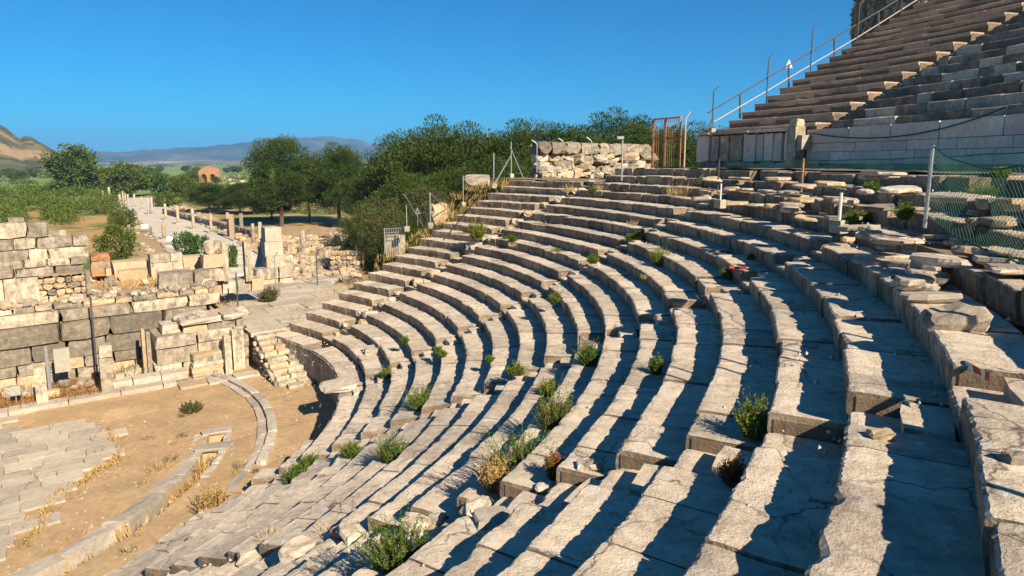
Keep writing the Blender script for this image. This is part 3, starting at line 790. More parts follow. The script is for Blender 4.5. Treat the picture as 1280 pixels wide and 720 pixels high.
for px, y0, y1, la in ((671, 222, 176, 'in front of the left end of the collapsed wall'), (704, 221, 174, 'in front of the middle of the collapsed wall'), (739, 222, 173, 'in front of the right part of the collapsed wall')):
    p = atz(px, y0, zrow(18)+.05); bent_post('bent_fence_post', p, hpx(p, y0, y1), (-.32, 0, 0), 'bent-top grey fence post '+la)
p = atz(777, 226, zrow(18)+.3); t = thing('lamp_post', 'thin grey lamp post with small floodlight head left of the iron gate', 'lamp post', p); h = hpx(p, 226, 176)
b = MB(); b.tube([p, p+Vector((0, 0, h))], .03, 7); b.build('pole', 'steel', t)
b = MB(); b.box(p+Vector((-.08, 0, h+.06)), .24, .14, .10); b.build('lamp_head', 'steel', t)
p = atz(522, 274, zrow(10)+.1); t = thing('warning_sign', 'grey triangular warning sign on a thin pole before the olive bushes', 'sign', p)
b = MB(); hh = hpx(p, 274, 259); b.tube([p-Vector((0, 0, .6)), p+Vector((0, 0, hh))], .02, 6); b.build('pole', 'steel', t)
q = p+Vector((0, -.03, hh-.45)); b = MB(); b.add([q+Vector((-.2, 0, 0)), q+Vector((.2, 0, 0)), q+Vector((0, 0, .42)), q+Vector((-.2, .02, 0)), q+Vector((.2, .02, 0)), q+Vector((0, .02, .42))], [(0, 1, 2), (5, 4, 3), (0, 3, 4, 1), (1, 4, 5, 2), (2, 5, 3, 0)]); b.build('plate', 'steel', t)
b = MB(); b.box(q+Vector((0, -.006, .13)), .12, .006, .10); b.box(q+Vector((.02, -.006, .21)), .06, .006, .08); b.build('mark', 'black', t)

# green net, knot by knot as crossing strands
def net(label, pts, hts, cell, name='safety_net', sag=0.06):
    root = thing(name, label, 'net', pts[0])
    Ls = [0]
    for a, c in zip(pts, pts[1:]): Ls.append(Ls[-1]+(c-a).length)
    L = Ls[-1]
    def at(s, f):
        s = min(max(s, 0), L-1e-6); i = max(q for q in range(len(pts)-1) if Ls[q] <= s); g = (s-Ls[i])/(Ls[i+1]-Ls[i])
        p = pts[i].lerp(pts[i+1], g); h = hts[i]*(1-g)+hts[i+1]*g
        bul = 0.10*math.sin(s*1.9)*(1-f)*f*4 + 0.05*nz(s*1.7, f*2)
        d = (pts[i+1]-pts[i]).normalized(); nn = Vector((-d.y, d.x, 0))
        return p + nn*bul + Vector((0, 0, h*f*(1-sag*math.sin(math.pi*min(1, max(0, g))))))
    hm = max(hts); ns = 10; w = 0.0035; b = MB(); s = -hm
    while s < L:
        for sg in (1, -1):
            prev = None
            for q in range(ns+1):
                f = q/ns; ss = s + (f if sg > 0 else 1-f)*hm
                if ss < 0 or ss > L: prev = None; continue
                p = at(ss, f)
                if prev is not None:
                    a = Vector((w, 0, 0)); e = Vector((0, w, 0))
                    b.quad(prev-a, prev+a, p+a, p-a)
                prev = p
        s += cell
    o = b.build('mesh_strands', 'net', root); o['kind'] = 'stuff'
    for f in (0.0, 1.0):
        b = MB(); b.tube([at(L*i/40, f) for i in range(41)], 0.012, 4); b.build('edge_rope', 'net', root)
npts = [pol(28.6, R(t), zrow(20)+0.0) for t in (21, 16, 11, 6, 1, -4, -8)]
net('long green net strung behind the broken rows along the foot of the podium', npts, [.28, .32, .34, .36, .40, .46, .52], 0.07)
pC = on_seats(1330, 352)[0]
net('near green net sagging from the pale leaning post over broken slabs', [pB+Vector((.02, .05, .1)), pB.lerp(pC, .35), pB.lerp(pC, .7), pC], [hB*.93] + [CZ-.04-q.z for q in (pB.lerp(pC, .35), pB.lerp(pC, .7), pC)], 0.085, sag=.05)

# loose broken slabs on the ruined upper rows: angular flags with a fractured rim
FLAGS = {}
def flag_mesh(mat, i):
    if (mat, i) in FLAGS: return FLAGS[(mat, i)]
    r = random.Random(900+i); n = r.choice((6, 7, 8, 9)); b = MB(); vs = []
    an = sorted(r.uniform(0, 6.283) for _ in range(n)); an = [2*math.pi*q/n*.6 + an[q]*.4 for q in range(n)]
    rad = [r.uniform(.40, .56) for _ in range(n)]
    for lv, (z, s) in enumerate(((-.5, .80), (-.15, 1.02), (.30, 1.0), (.48, .93))):
        for a, q in zip(an, rad): vs.append((math.cos(a)*q*s*r.uniform(.94, 1.05), math.sin(a)*q*s*r.uniform(.94, 1.05), z + r.uniform(-.10, .10)))
    vs.append((r.uniform(-.1, .1), r.uniform(-.1, .1), .5)); fs = []
    for lv in range(3):
        for q in range(n): fs.append((lv*n+q, lv*n+(q+1) % n, (lv+1)*n+(q+1) % n, (lv+1)*n+q))
    for q in range(n): fs.append((3*n+q, 3*n+(q+1) % n, 4*n))
    fs.append(tuple(range(n))[::-1]); b.add(vs, fs); FLAGS[(mat, i)] = b.mesh('loose_slab', mat); return FLAGS[(mat, i)]
def flag(mat, c, dims, rz, tilt, r, name='loose_slab'):
    o = link(name, flag_mesh(mat, r.randrange(10)), c, None, rz, dims); o.rotation_euler = (tilt[0], tilt[1], rz); return o
def slabs():
    r = random.Random(81)
    L = [(1192, 404, 84, .24, 'weath', 'big jagged grey block lying tilted on the broken row end', .5), (1162, 372, 66, .10, 'slab', 'flat pale slab overlapping the edge behind the jagged block', .55),
         (1128, 322, 50, .12, 'weath', 'oblong slab lying across the row edge like a bolster', .4), (1190, 296, 60, .10, 'seat', 'wide flat slab lying below the pale leaning post', .5), (1112, 300, 46, .12, 'seat', 'pale slab bridging two broken rows beside the square stone foot', .6)]
    for px, py, w, hh, mt, la, asp in L:
        p, k = on_seats(px, py+4); a = w*mpp(p)
        o = flag(mt, p+Vector((0, 0, hh*.5)), (a, a*asp, hh), r.uniform(-.3, .1), (r.uniform(-.08, .08), r.uniform(-.05, .05)), r)
        if mt == 'weath' and hh > .2: o.data = stone_mesh('rough', 'weath', 3); o.rotation_euler = (.16, -.12, -.25); o.scale = (a*.66, a*.42, hh*.95); o.location.z -= .05
        tag(o, la, 'stone slab')
    grp = 'loose slabs on the broken upper rows'
    P = [(1075, 292), (1085, 300), (1060, 305), (1110, 312), (1135, 340), (1148, 350), (1170, 358), (1120, 305), (1195, 305), (1215, 318), (1240, 330), (1262, 342), (1205, 300), (1232, 312), (1258, 330), (1100, 328), (1125, 345), (1145, 362),
         (1020, 262), (1035, 268), (985, 262), (1000, 275), (960, 262), (940, 255), (920, 258), (1060, 275), (1095, 262), (1110, 250), (1130, 244), (1075, 242), (1040, 236), (1010, 236), (985, 243), (960, 240), (930, 238), (905, 246), (1000, 252), (1050, 256),
         (1200, 262), (1225, 270), (1250, 282), (1190, 250), (1215, 250), (1240, 258), (1265, 265), (1150, 262), (1165, 330), (1180, 345), (880, 250), (925, 222), (950, 222), (975, 226), (1045, 252), (1140, 318), (890, 226), (1015, 222), (1065, 226), (1100, 226), (1135, 230), (970, 252), (915, 236)]
    for px, py in P:
        z = 0
        for q in range(r.choice((1, 2, 2, 3))):
            p, k = on_seats(px+r.uniform(-8, 8), py+r.uniform(-3, 3)); a = r.uniform(.4, 1.05); hh = r.uniform(.06, .14)
            tag(flag(r.choice(['slab', 'seat', 'seat', 'seat', 'weath', 'tan']), p+Vector((0, 0, hh*.5+z)), (a, a*r.uniform(.45, .85), hh), r.uniform(0, 3), (r.uniform(-.07, .07), r.uniform(-.07, .07)), r),
                'loose broken slab lying on the ruined upper seat rows', 'stone slab', grp)
            z += hh*.6 if r.random() < .5 else 0
    # broken rocks lower down
    for px, py, w, hh, mt, la in ((597, 640, 52, 34, 'seat', 'big cracked rock hanging over the broken row left of the biggest bush'), (655, 590, 44, 26, 'seat', 'angular rock block just below the biggest bush'), (520, 655, 46, 24, 'seat', 'rounded rock edge of a broken lower row'), (450, 668, 60, 26, 'bank', 'long worn rock ending a lower row, streaked with dry weed'),
                              (372, 690, 52, 24, 'bank', 'worn rounded rock on the lowest rows'), (318, 700, 48, 26, 'bank', 'pale fallen block with dark shadow at its left'), (680, 610, 30, 16, 'seat', 'broken step stone beside dry stalks'), (735, 583, 40, 16, 'seat', 'cracked slab end beside the nearest stairway'), (615, 650, 40, 14, 'slab', 'flat broken slab under the cracked rock'),
                              (470, 440, 28, 12, 'slab', 'pale flat slab on the row end at the foot of the collapsed stairway'), (424, 482, 40, 7, 'slab', 'thick pale slab on the wall top at the foot of the second stairway'), (545, 650, 30, 16, 'seat', 'small broken block among lower rows'), (1100, 545, 24, 12, 'tan', 'reddish stone lump on the nearest stairway'), (1268, 575, 22, 16, 'darkseat', 'dark stone at the right edge of the view')):
        p, k = on_seats(px, py); m = mpp(p)
        q_ = .68 if mt in ('seat', 'bank') else 1.0
        tag(block('broken_rock', 'seat' if mt == 'bank' else mt, 'rough', p+Vector((0, 0, hh*m*.12*q_)), (w*m*q_, w*m*q_*r.uniform(.6, .9), hh*m*.8*q_), r.uniform(-.5, .9), None, (r.uniform(-.12, .12), r.uniform(-.12, .12)), r=r), la, 'rock')
slabs()
def tape():
    p = on_seats(1185, 488)[0]; q = on_seats(1236, 478)[0]; P = [p+Vector((0, 0, .05)), p+Vector((.05, .1, .22)), p.lerp(q, .4)+Vector((0, 0, .20)), p.lerp(q, .8)+Vector((0, 0, .10)), q+Vector((0, 0, .04))]
    root = thing('barrier_tape', 'strip of red and white barrier tape caught on the near row edge', 'tape', p)
    Q = []
    for i in range(len(P)-1):
        for j in range(4): Q.append(P[i].lerp(P[i+1], j/4))
    Q.append(P[-1])
    for i in range(len(Q)-1):
        a, c = Q[i], Q[i+1]; w = Vector((0.01*math.sin(i), .012, .032)); b = MB(); b.add([a-w, c-w, c+w, a+w, a-w+Vector((.002, .002, 0)), c-w+Vector((.002, .002, 0)), c+w+Vector((.002, .002, 0)), a+w+Vector((.002, .002, 0))], [(0, 1, 2, 3), (7, 6, 5, 4)])
        b.build('tape_stripe', 'red' if (i//2) % 2 else 'white', root)
    p = on_seats(925, 337)[0]; b = MB(); b.tube([p+Vector((-.25, 0, .05)), p+Vector((-.1, .05, .03)), p+Vector((.12, -.05, .05))], .03, 5)
    tag(b.build('tape_scrap', 'red', None, origin=p), 'crumpled scrap of red tape on a row end by the middle stairway', 'tape')
tape()
for t_, r_, hh_ in ((-25.3, 26.6, 2.2), (-26.2, 26.6, 2.2), (-34.4, 26.4, 1.0)):
    p_ = pol(r_, R(t_), zrow(17)); straight_post(0, 0, 0, 'thin pole standing on the upper rows just outside the right edge' if t_ > -30 else 'short pole behind the nearest bank outside the right edge', p_, 'steel', .03, False, 'poles outside the right edge' if t_ > -30 else None, hh_)

# ------------------------------------------------------------------ stage building
def sblock(root, x0, x1, yt, yb, n, mats, depth=0.8, l=(5, 9), rows=1, seed=1, kind='worn', name='stone_block', gap=0.02, setb=0.0):
    """stage masonry that fills a photo rectangle on the plane n"""
    u0, _ = atn(x0, (yt+yb)/2, n); u1, _ = atn(x1, (yt+yb)/2, n); xm = (x0+x1)/2
    z0 = atn(xm, yb, n)[1]; z1 = atn(xm, yt, n)[1]; h = (z1-z0)/rows
    courses(root, un(u0, n, z0), un(u1, n, z0), z0, [(h, l[0], l[1], mats, setb)]*rows, depth, name, seed, kind, gap=gap)
    return u0, u1, z0, z1
def stage():
    E = lambda nm, la, ca, px, py, n, z=0: thing(nm, la, ca, un(atn(px, py, n)[0], n, z))
    N = -30.6
    root = E('stage_wall', 'long stage wall of big dark weathered blocks under a pale ledge', 'wall', 100, 470, N)
    uL, uR = -5.0, atn(262, 420, N)[0]
    zc = [0.1, 0.55, 0.98, 1.62, 2.40, 2.52, 2.86]
    def lay(z0, z1, l0, l1, mats, sb, u1, seed):
        courses(root, un(uL, N, z0), un(u1, N, z0), z0, [(z1-z0, l0, l1, mats, sb)], 0.9, 'stone_block', seed)
    lay(-.1, .48, .5, 1.2, ['weath', 'tan', 'rubble', 'dark'], .05, 3.6, 101)
    lay(.48, .95, .7, 1.5, ['weath', 'weath', 'dark', 'tan'], .02, 3.6, 102)
    lay(.95, 1.68, .9, 1.9, ['dark', 'dark', 'weath'], 0, uR, 103)
    lay(1.68, 2.42, 1.6, 2.9, ['dark'], -.10, uR, 104)
    lay(2.42, 2.88, 1.4, 3.0, ['cream', 'weath', 'cream'], .12, uR+.6, 105)
    lay(2.88, 3.10, .5, 1.2, ['weath', 'seat', 'rubble'], .35, uR+.4, 106)
    b = MB()
    for (n0, n1, z0, z1, ua, ub) in ((N-.7, N-9, 3.05, 3.05, -8, 6.3), (N-9, N-20, 3.05, -3, -8, 6.3)):
        for i in range(24):
            for j in range(10):
                def q(i, j):
                    u = ua+(ub-ua)*i/24; f = j/10; p = un(u, n0+(n1-n0)*f, z0+(z1-z0)*f); p.z += .12*fbm(p.x*.5, p.y*.5) - (.0 if i not in (0, 24) else 2); return p
                b.quad(q(i, j), q(i+1, j), q(i+1, j+1), q(i, j+1))
    struct(b.build('stage_terrace', 'dirt'))
    # tall fragment at the left edge
    T = E('tall_stage_wall', 'tall broken wall of pale marble blocks, highest part of the stage ruins', 'wall', 55, 385, -31.6, 3)
    nn = -31.6
    sblock(T, -60, 50, 350, 388, nn, ['cream'], .6, (1.2, 1.6), 1, 111, 'cut', 'marble_panel')
    sblock(T, 42, 113, 346, 384, nn-.15, ['rubble', 'tan', 'weath'], .6, (.22, .5), 5, 112, 'rough', 'rubble_stone')
    sblock(T, -60, 105, 335, 347, nn+.05, ['dark', 'weath'], .7, (.8, 1.3), 1, 113)
    sblock(T, -60, 110, 326, 336, nn+.12, ['weath', 'cream', 'dark'], .7, (.5, 1.0), 1, 114)
    sblock(T, -60, 112, 298, 327, nn, ['cream', 'cream', 'weath'], .8, (.5, 1.3), 2, 115)
    sblock(T, -60, 60, 279, 299, nn, ['cream', 'cream', 'weath'], .8, (.8, 1.2), 1, 116)
    sblock(T, 60, 84, 287, 299, nn-.2, ['tan', 'weath'], .7, (.4, .8), 1, 117)
    sblock(T, 9, 31, 272, 280, nn-.1, ['weath'], .6, (.9, 1.2), 1, 118)
    sblock(T, 107, 114, 338, 368, nn+.1, ['weath'], .4, (.3, .4), 1, 119, 'worn', 'upright_block')
    # lesser pieces on the terrace
    def piece(nm, la, ca, x0, x1, yt, yb, n, mats, depth=.7, l=(.8, 1.4), rows=1, seed=1, kind='worn'):
        t = E(nm, la, ca, (x0+x1)/2, yb, n, 3); sblock(t, x0, x1, yt, yb, n, mats, depth, l, rows, seed, kind); return t
    piece('low_wall', 'low reddish rubble wall right of the tall broken wall', 'wall', 113, 139, 317, 346, -35.5, ['rubble', 'tan', 'brick'], .7, (.5, 1.2), 3, 121)
    piece('stone_chest', 'long tan stone chest with a ledge in front of dry grass', 'stone block', 141, 188, 327, 346, -36.5, ['tan'], 1.2, (1.2, 2.0), 1, 122)
    piece('stone_plinth', 'low tan block in front of the long stone chest', 'stone block', 148, 186, 337, 351, -35.2, ['tan', 'seat'], .6, (1.4, 2.0), 1, 123)
    piece('marble_wall', 'pale wall of two white marble courses standing alone', 'wall', 188, 229, 317, 349, -35.5, ['cream'], .8, (.7, 1.2), 3, 124, 'cut')
    piece('tan_block', 'tall tan block against the white marble wall', 'stone block', 229, 253, 320, 342, -36.2, ['tan'], .8, (.9, 1.3), 1, 125, 'cut')
    piece('weathered_block', 'large blackened weathered stone block lying on the stage ledge', 'stone block', 199, 263, 340, 374, -31.9, ['weath'], 1.0, (1.3, 1.5), 1, 126)
    piece('ledge_rubble', 'row of broken grey stones along the stage ledge', 'stones', 113, 200, 366, 380, -31.6, ['weath', 'slab', 'rubble'], .6, (.3, .8), 1, 127, 'rough')
    t = piece('boulder_pillar', 'pale stone pillar carrying a rounded boulder', 'pillar', 254, 280, 318, 352, -34, ['cream', 'tan'], .8, (1.0, 1.3), 2, 128)
    u, z = atn(267, 310, -34.2); block('boulder', 'cream', 'rough', un(u, -34.5, z), (.75, .7, .65), .4, t)
    for x0, x1, yt, yb, la in ((278, 286, 304, 352, 'slender square pale pillar right of the boulder pillar'), (306, 316, 302, 352, 'square pale pillar standing free in front of the street')):
        piece('square_pillar', la, 'pillar', x0, x1, yt, yb, -34.2, ['cream'], .42, (2, 3), 1, int(x0), 'cut')
    t = piece('block_stack', 'stack of big grey marble blocks above the paved landing', 'stone stack', 331, 352, 284, 302, -40, ['slab'], .8, (2, 3), 1, 131, 'cut')
    sblock(t, 331, 354, 302, 320, -40, ['cream', 'slab'], .9, (1.5, 3), 1, 132, 'cut'); sblock(t, 333, 367, 320, 336, -39.7, ['slab', 'cream'], 1.0, (1.2, 2.4), 1, 133, 'cut'); sblock(t, 320, 367, 335, 362, -39.4, ['cream', 'slab', 'tan'], 1.0, (.9, 1.8), 2, 134)
    piece('low_footing', 'footing of mixed blocks under the free standing pillars', 'wall', 255, 330, 351, 366, -34.4, ['weath', 'slab', 'tan'], 1.2, (.5, 1.0), 1, 135)
    # projecting podium in front of the wall
    P = E('stage_podium', 'projecting podium of pale blocks with stepped ruined top', 'wall', 240, 470, -28.6)
    n = -28.7
    sblock(P, 193, 310, 448, 474, n, ['cream', 'tan'], 1.6, (.7, 1.3), 2, 141)
    sblock(P, 195, 310, 428, 449, n, ['cream', 'weath'], 1.6, (1.0, 1.9), 1, 142, 'cut')
    sblock(P, 193, 306, 415, 429, n+.06, ['weath', 'cream'], 1.7, (.9, 1.6), 1, 143)
    sblock(P, 228, 306, 402, 416, n-.1, ['weath', 'tan'], 1.5, (.7, 1.3), 1, 144)
    sblock(P, 225, 306, 396, 403, n+.08, ['slab', 'seat'], 1.6, (1.0, 1.7), 1, 145)
    sblock(P, 202, 226, 406, 417, n-.3, ['seat'], 1.0, (.6, 1.0), 1, 146)
    S = E('podium_steps', 'block of shallow steps built against the projecting podium', 'steps', 258, 478, -28.1)
    for i in range(6):
        sblock(S, 240, 281, 440+i*6.2, 448+i*6.2, -28.35+.10*i, ['cream', 'tan'], .5+.1*i, (.6, 1.6), 1, 150+i)
    sblock(S, 226, 284, 476, 486, -27.5, ['slab'], .9, (.8, 1.3), 1, 157)
    piece2 = lambda nm, la, x0, x1, yt, yb, n, mats, sd: sblock(E(nm, la, 'pillar', (x0+x1)/2, yb, n), x0, x1, yt, yb, n, mats, .34, (3, 4), 1, sd, 'cut')
    piece2('square_pilaster', 'slim pale pilaster leaning on the podium corner', 281, 290, 420, 473, -27.9, ['cream'], 161)
    piece2('broad_pilaster', 'broad pale slab upright right of the slim pilaster', 291, 306, 412, 468, -28.3, ['cream'], 162)
    piece2('thin_pilaster', 'thin tall tan strip pillar between wall and podium', 178, 183, 411, 470, -29.2, ['tan'], 163)
    piece2('grooved_pilaster', 'thin grey pillar close beside the podium corner', 184, 190, 415, 473, -29.0, ['weath'], 164)
    piece2('white_pillar', 'short square white pillar on the stage kerb', 43, 59, 459, 505, -27.9, ['cream'], 165)
    t = E('grey_pillar', 'grey pillar with pale stained capital block and dark pipe beside it', 'pillar', 133, 494, -27.9)
    sblock(t, 125, 142, 447, 494, -27.9, ['weath'], .4, (3, 4), 1, 166, 'cut', 'shaft'); sblock(t, 123, 141, 432, 448, -27.85, ['cream'], .45, (3, 4), 1, 167, 'worn', 'capital')
    K = E('stage_kerb', 'long low kerb of pale slabs along the front of the stage', 'kerb', 140, 495, -27.6)
    courses(K, un(-4, -27.55, -.1), un(3.9, -27.55, -.1), -.1, [(.26, .9, 1.8, ['slab', 'pave'], 0)], .55, 'kerb_slab', 171, 'cut')
    courses(K, un(1.6, -28.1, .05), un(4.4, -28.1, .05), .05, [(.34, .7, 1.2, ['slab'], 0)], .6, 'kerb_slab', 172, 'cut')
    courses(K, un(3.9, -26.9, -.1), un(6.9, -26.9, -.1), -.1, [(.2, .8, 1.5, ['slab', 'tan'], 0)], .7, 'kerb_slab', 173, 'worn')
    # electrical bits
    def post(nm, la, ca, px, y0, y1, n, mat='steel', rad=.035):
        u, z = atn(px, y0, n); u1, z1 = atn(px, y1, n); p = un(u, n, z); t = thing(nm, la, ca, p)
        b = MB(); b.tube([p, un(u, n, z1)], rad, 7); b.build('pole', mat, t); return t, p
    t, p = post('steel_post', 'grey steel post with stone at its foot in front of the dark stage wall', 'post', 63, 492, 432, -28.8, 'steel', .06)
    block('foot_block', 'tan', 'worn', p+Vector((0, 0, 0)), (.6, .3, .28), STAGE_ROT, t)
    t, p = post('cabinet', 'cream electrical cabinet on a pole before the stage wall', 'cabinet', 73, 468, 440, -29.4, 'darksteel', .03)
    u0, z0 = atn(69, 466, -29.4); u1, z1 = atn(86, 434, -29.4); b = MB(); b.box(un((u0+u1)/2, -29.4, (z0+z1)/2), u1-u0, .18, z1-z0, STAGE_ROT); b.build('cabinet_box', 'boxcream', t)
    for px, py, la in ((19, 488, 'small white floodlight low in the dry grass at far left'), (150, 472, 'small white floodlight beside the yellow grass clump')):
        u, z = atn(px, py, -28.6); t = thing('floodlight', la, 'floodlight', un(u, -28.6, z-.3))
        b = MB(); b.box(un(u, -28.6, z), .30, .2, .34, STAGE_ROT); b.build('lamp_housing', 'boxcream', t); b = MB(); b.tube([un(u, -28.6, z-.45), un(u, -28.6, z-.15)], .02, 5); b.build('stake', 'steel', t)
    post('thin_pipe', 'thin dark pipe curving up the stage wall by the grey pillar', 'pipe', 122, 470, 372, -30.0, 'darksteel', .035)
    post('steel_post', 'straight grey post rising behind the stage podium', 'post', 187, 400, 355, -31.0, 'steel', .02)
    post('steel_post', 'dark straight post at the left edge of the paved landing', 'post', 298, 391, 341, -33.0, 'darksteel', .035)
stage()
def stage_rubble():
    r = random.Random(301); grp = 'loose stones lying on the stage ruins'
    for i in range(120):
        f = r.random(); sz = r.uniform(.12, .42)
        if f < .45: c = un(r.uniform(-2.5, 6.2), -30.6 - r.uniform(.5, 1.6), 3.1)
        elif f < .65: c = un(r.uniform(-2, 4), r.uniform(-30.4, -29.3), .05)
        elif f < .85: c = un(r.uniform(0, 6), r.uniform(-37, -32.5), 3.1)
        else: c = un(r.uniform(4, 6.9), r.uniform(-29.9, -29.0), 2.15)
        tag(block('loose_stone', r.choice(['rubble', 'weath', 'tan', 'seat', 'slab']), 'rough', c+Vector((0, 0, sz*.3)), (sz*1.4, sz, sz*.75), r.uniform(0, 3), None, (r.uniform(-.3, .3), r.uniform(-.3, .3)), r=r), 'loose broken stone lying on the ruined stage walls and terrace', 'stone', grp)
stage_rubble()

# landing beside the wing, and its flight of steps
def landing():
    L = thing('paved_landing', 'paved landing of large grey slabs at the head of the pale steps', 'landing', un(9.5, -32, 0))
    r = random.Random(181); n = -28.35
    while n > -39:
        w = r.uniform(.8, 1.3); u = 6.9+r.uniform(0, .25)
        while u < 13.5:
            l = r.uniform(1.2, 2.3); c = un(u+l/2, n-w/2, 1.38+r.uniform(-.02, .02)); rr_, th = topol(c)
            if (c-A_END).dot(ENDN) > -0.5 or rr_ < rrow(1, th)-.2:
                block('paving_slab', r.choice(['slab', 'slab', 'pave']), 'cut', c, (l, w, .18), STAGE_ROT+r.uniform(-.01, .01), L, (r.uniform(-.01, .01), r.uniform(-.01, .01)), r=r)
            u += l
        n -= w
    b = MB(); b.box(un(9.6, -33.6, .3), 5.0, 10.2, 2.0, STAGE_ROT); b.build('rubble_core', 'rubble', L)
    courses(L, un(6.85, -39, -.6), un(6.85, -28.4, -.6), -.6, [(.5, .4, .9, ['rubble', 'weath'], -.3)]*4, .3, 'stone_block', 182, 'worn')
    S = thing('landing_steps', 'flight of nine pale stone steps descending from the landing to the orchestra', 'steps', un(7.7, -25, 0))
    for i in range(9):
        z = 0.155*(i+1); nn = -25.05 - .36*i; u = 7.05
        while u < 8.38:
            l = min(r.uniform(.45, .95), 8.4-u)
            if 8.4-u-l < .25: l = 8.4-u
            block('step_block', r.choice(['tan', 'tan', 'cream']), 'worn', un(u+l/2, nn-.25, z-.085+r.uniform(-.012, .012)), (l-.015, .52, .17), STAGE_ROT+r.uniform(-.02, .02), S, r=r); u += l
    b = MB(); P = lambda u, n, z: un(u, n, z)
    for u in (7.08, 8.36): b.add([P(u, -25.2, -.1), P(u, -28.5, -.1), P(u, -28.5, 1.3), P(u, -25.2, .0)], [(0, 1, 2, 3)])
    b.build('side_filling', 'bedding', S)
    for i in range(34):
        f = r.random(); zz = r.random()*1.25*f; sz = r.uniform(.14, .3)
        block('side_stone', r.choice(['rubble', 'weath', 'seat']), 'rough', un(7.02, -25.3-3.1*f, zz+.05), (.16, sz*1.2, sz*.7), STAGE_ROT, S, r=r)
    block('bottom_slab', 'cream', 'worn', un(7.8, -24.75, .07), (1.0, .4, .13), STAGE_ROT, S)
landing()

# ------------------------------------------------------------------ plants
def rdir(r):
    z = r.uniform(-1, 1); a = r.uniform(0, 6.283); q = math.sqrt(1-z*z); return Vector((q*math.cos(a), q*math.sin(a), z))
def leaf(b, p, d, w, l, r):
    s = d.cross(rdir(r)); 
    if s.length < .05: return
    s.normalize(); s *= w/2; m = p+d*l*.5
    b.add([p, m+s, p+d*l, m-s], [(0, 1, 2, 3)])
def sprig(b, p, d, L, r, lw, ll, n):
    side = rdir(r)*0.25
    for i in range(n):
        f = (i+.5)/n; q = p + d*(L*f) + side*(f*f*L*.5)
        leaf(b, q, (d*r.uniform(.5, 1)+rdir(r)*.75).normalized(), lw, ll*r.uniform(.7, 1.3), r)
def shrub(px, py, w, h, mat, label, name='shrub', group=None, up=0.5, base=None, seed=None, dens=1.0, leafs=None, stems='bark', cat='shrub'):
    r = random.Random(seed or int(px*31+py))
    p = base if base is not None else on_seats(px, py)[0]
    m = mpp(p); W, Hh = w*m, h*m
    root = thing(name, label, cat, p, group)
    fb, sb = MB(), MB()
    ll = leafs or max(.03, 2.0*m); lw = ll*.36
    if name in ('grass_tuft', 'weed'):
        for i in range(int(90*dens) if name == 'grass_tuft' else 46):
            a = r.uniform(0, 6.283); q = math.sqrt(r.random()); st = p + Vector((math.cos(a)*q*W*.42, math.sin(a)*q*W*.42, -.02))
            leaf(fb, st, (Vector((math.cos(a)*q*.5, math.sin(a)*q*.5, up))+rdir(r)*.35).normalized(), max(.012, .45*m), Hh*r.uniform(.4, 1.1), r)
        fb.build('blades', mat, root); return root
    n = int(max(14, min(150, 640*W*max(W, Hh)*2*dens/(max(.10, ll*3)))))
    for i in range(n):
        a = r.uniform(0, 6.283); q = math.sqrt(r.random()); off = Vector((math.cos(a)*q*W*.36, math.sin(a)*q*W*.36, 0))
        d = (Vector((off.x/W*1.2, off.y/W*1.2, up+r.uniform(.1, .6)))+rdir(r)*.32).normalized()
        L = Hh*r.uniform(.35, 1.1)*(1-q*q*.5); st = p+off*.95
        sb.tube([st, st+d*L*.6], [.006+.004*W, .003], 3, False)
        s0 = .04; sprig(fb, st+d*L*s0, d, L*(1-s0), r, lw, ll, int(max(10, min(46, L/ll*6))))
    fb.build('foliage', mat, root); sb.build('stems', stems, root)
    return root
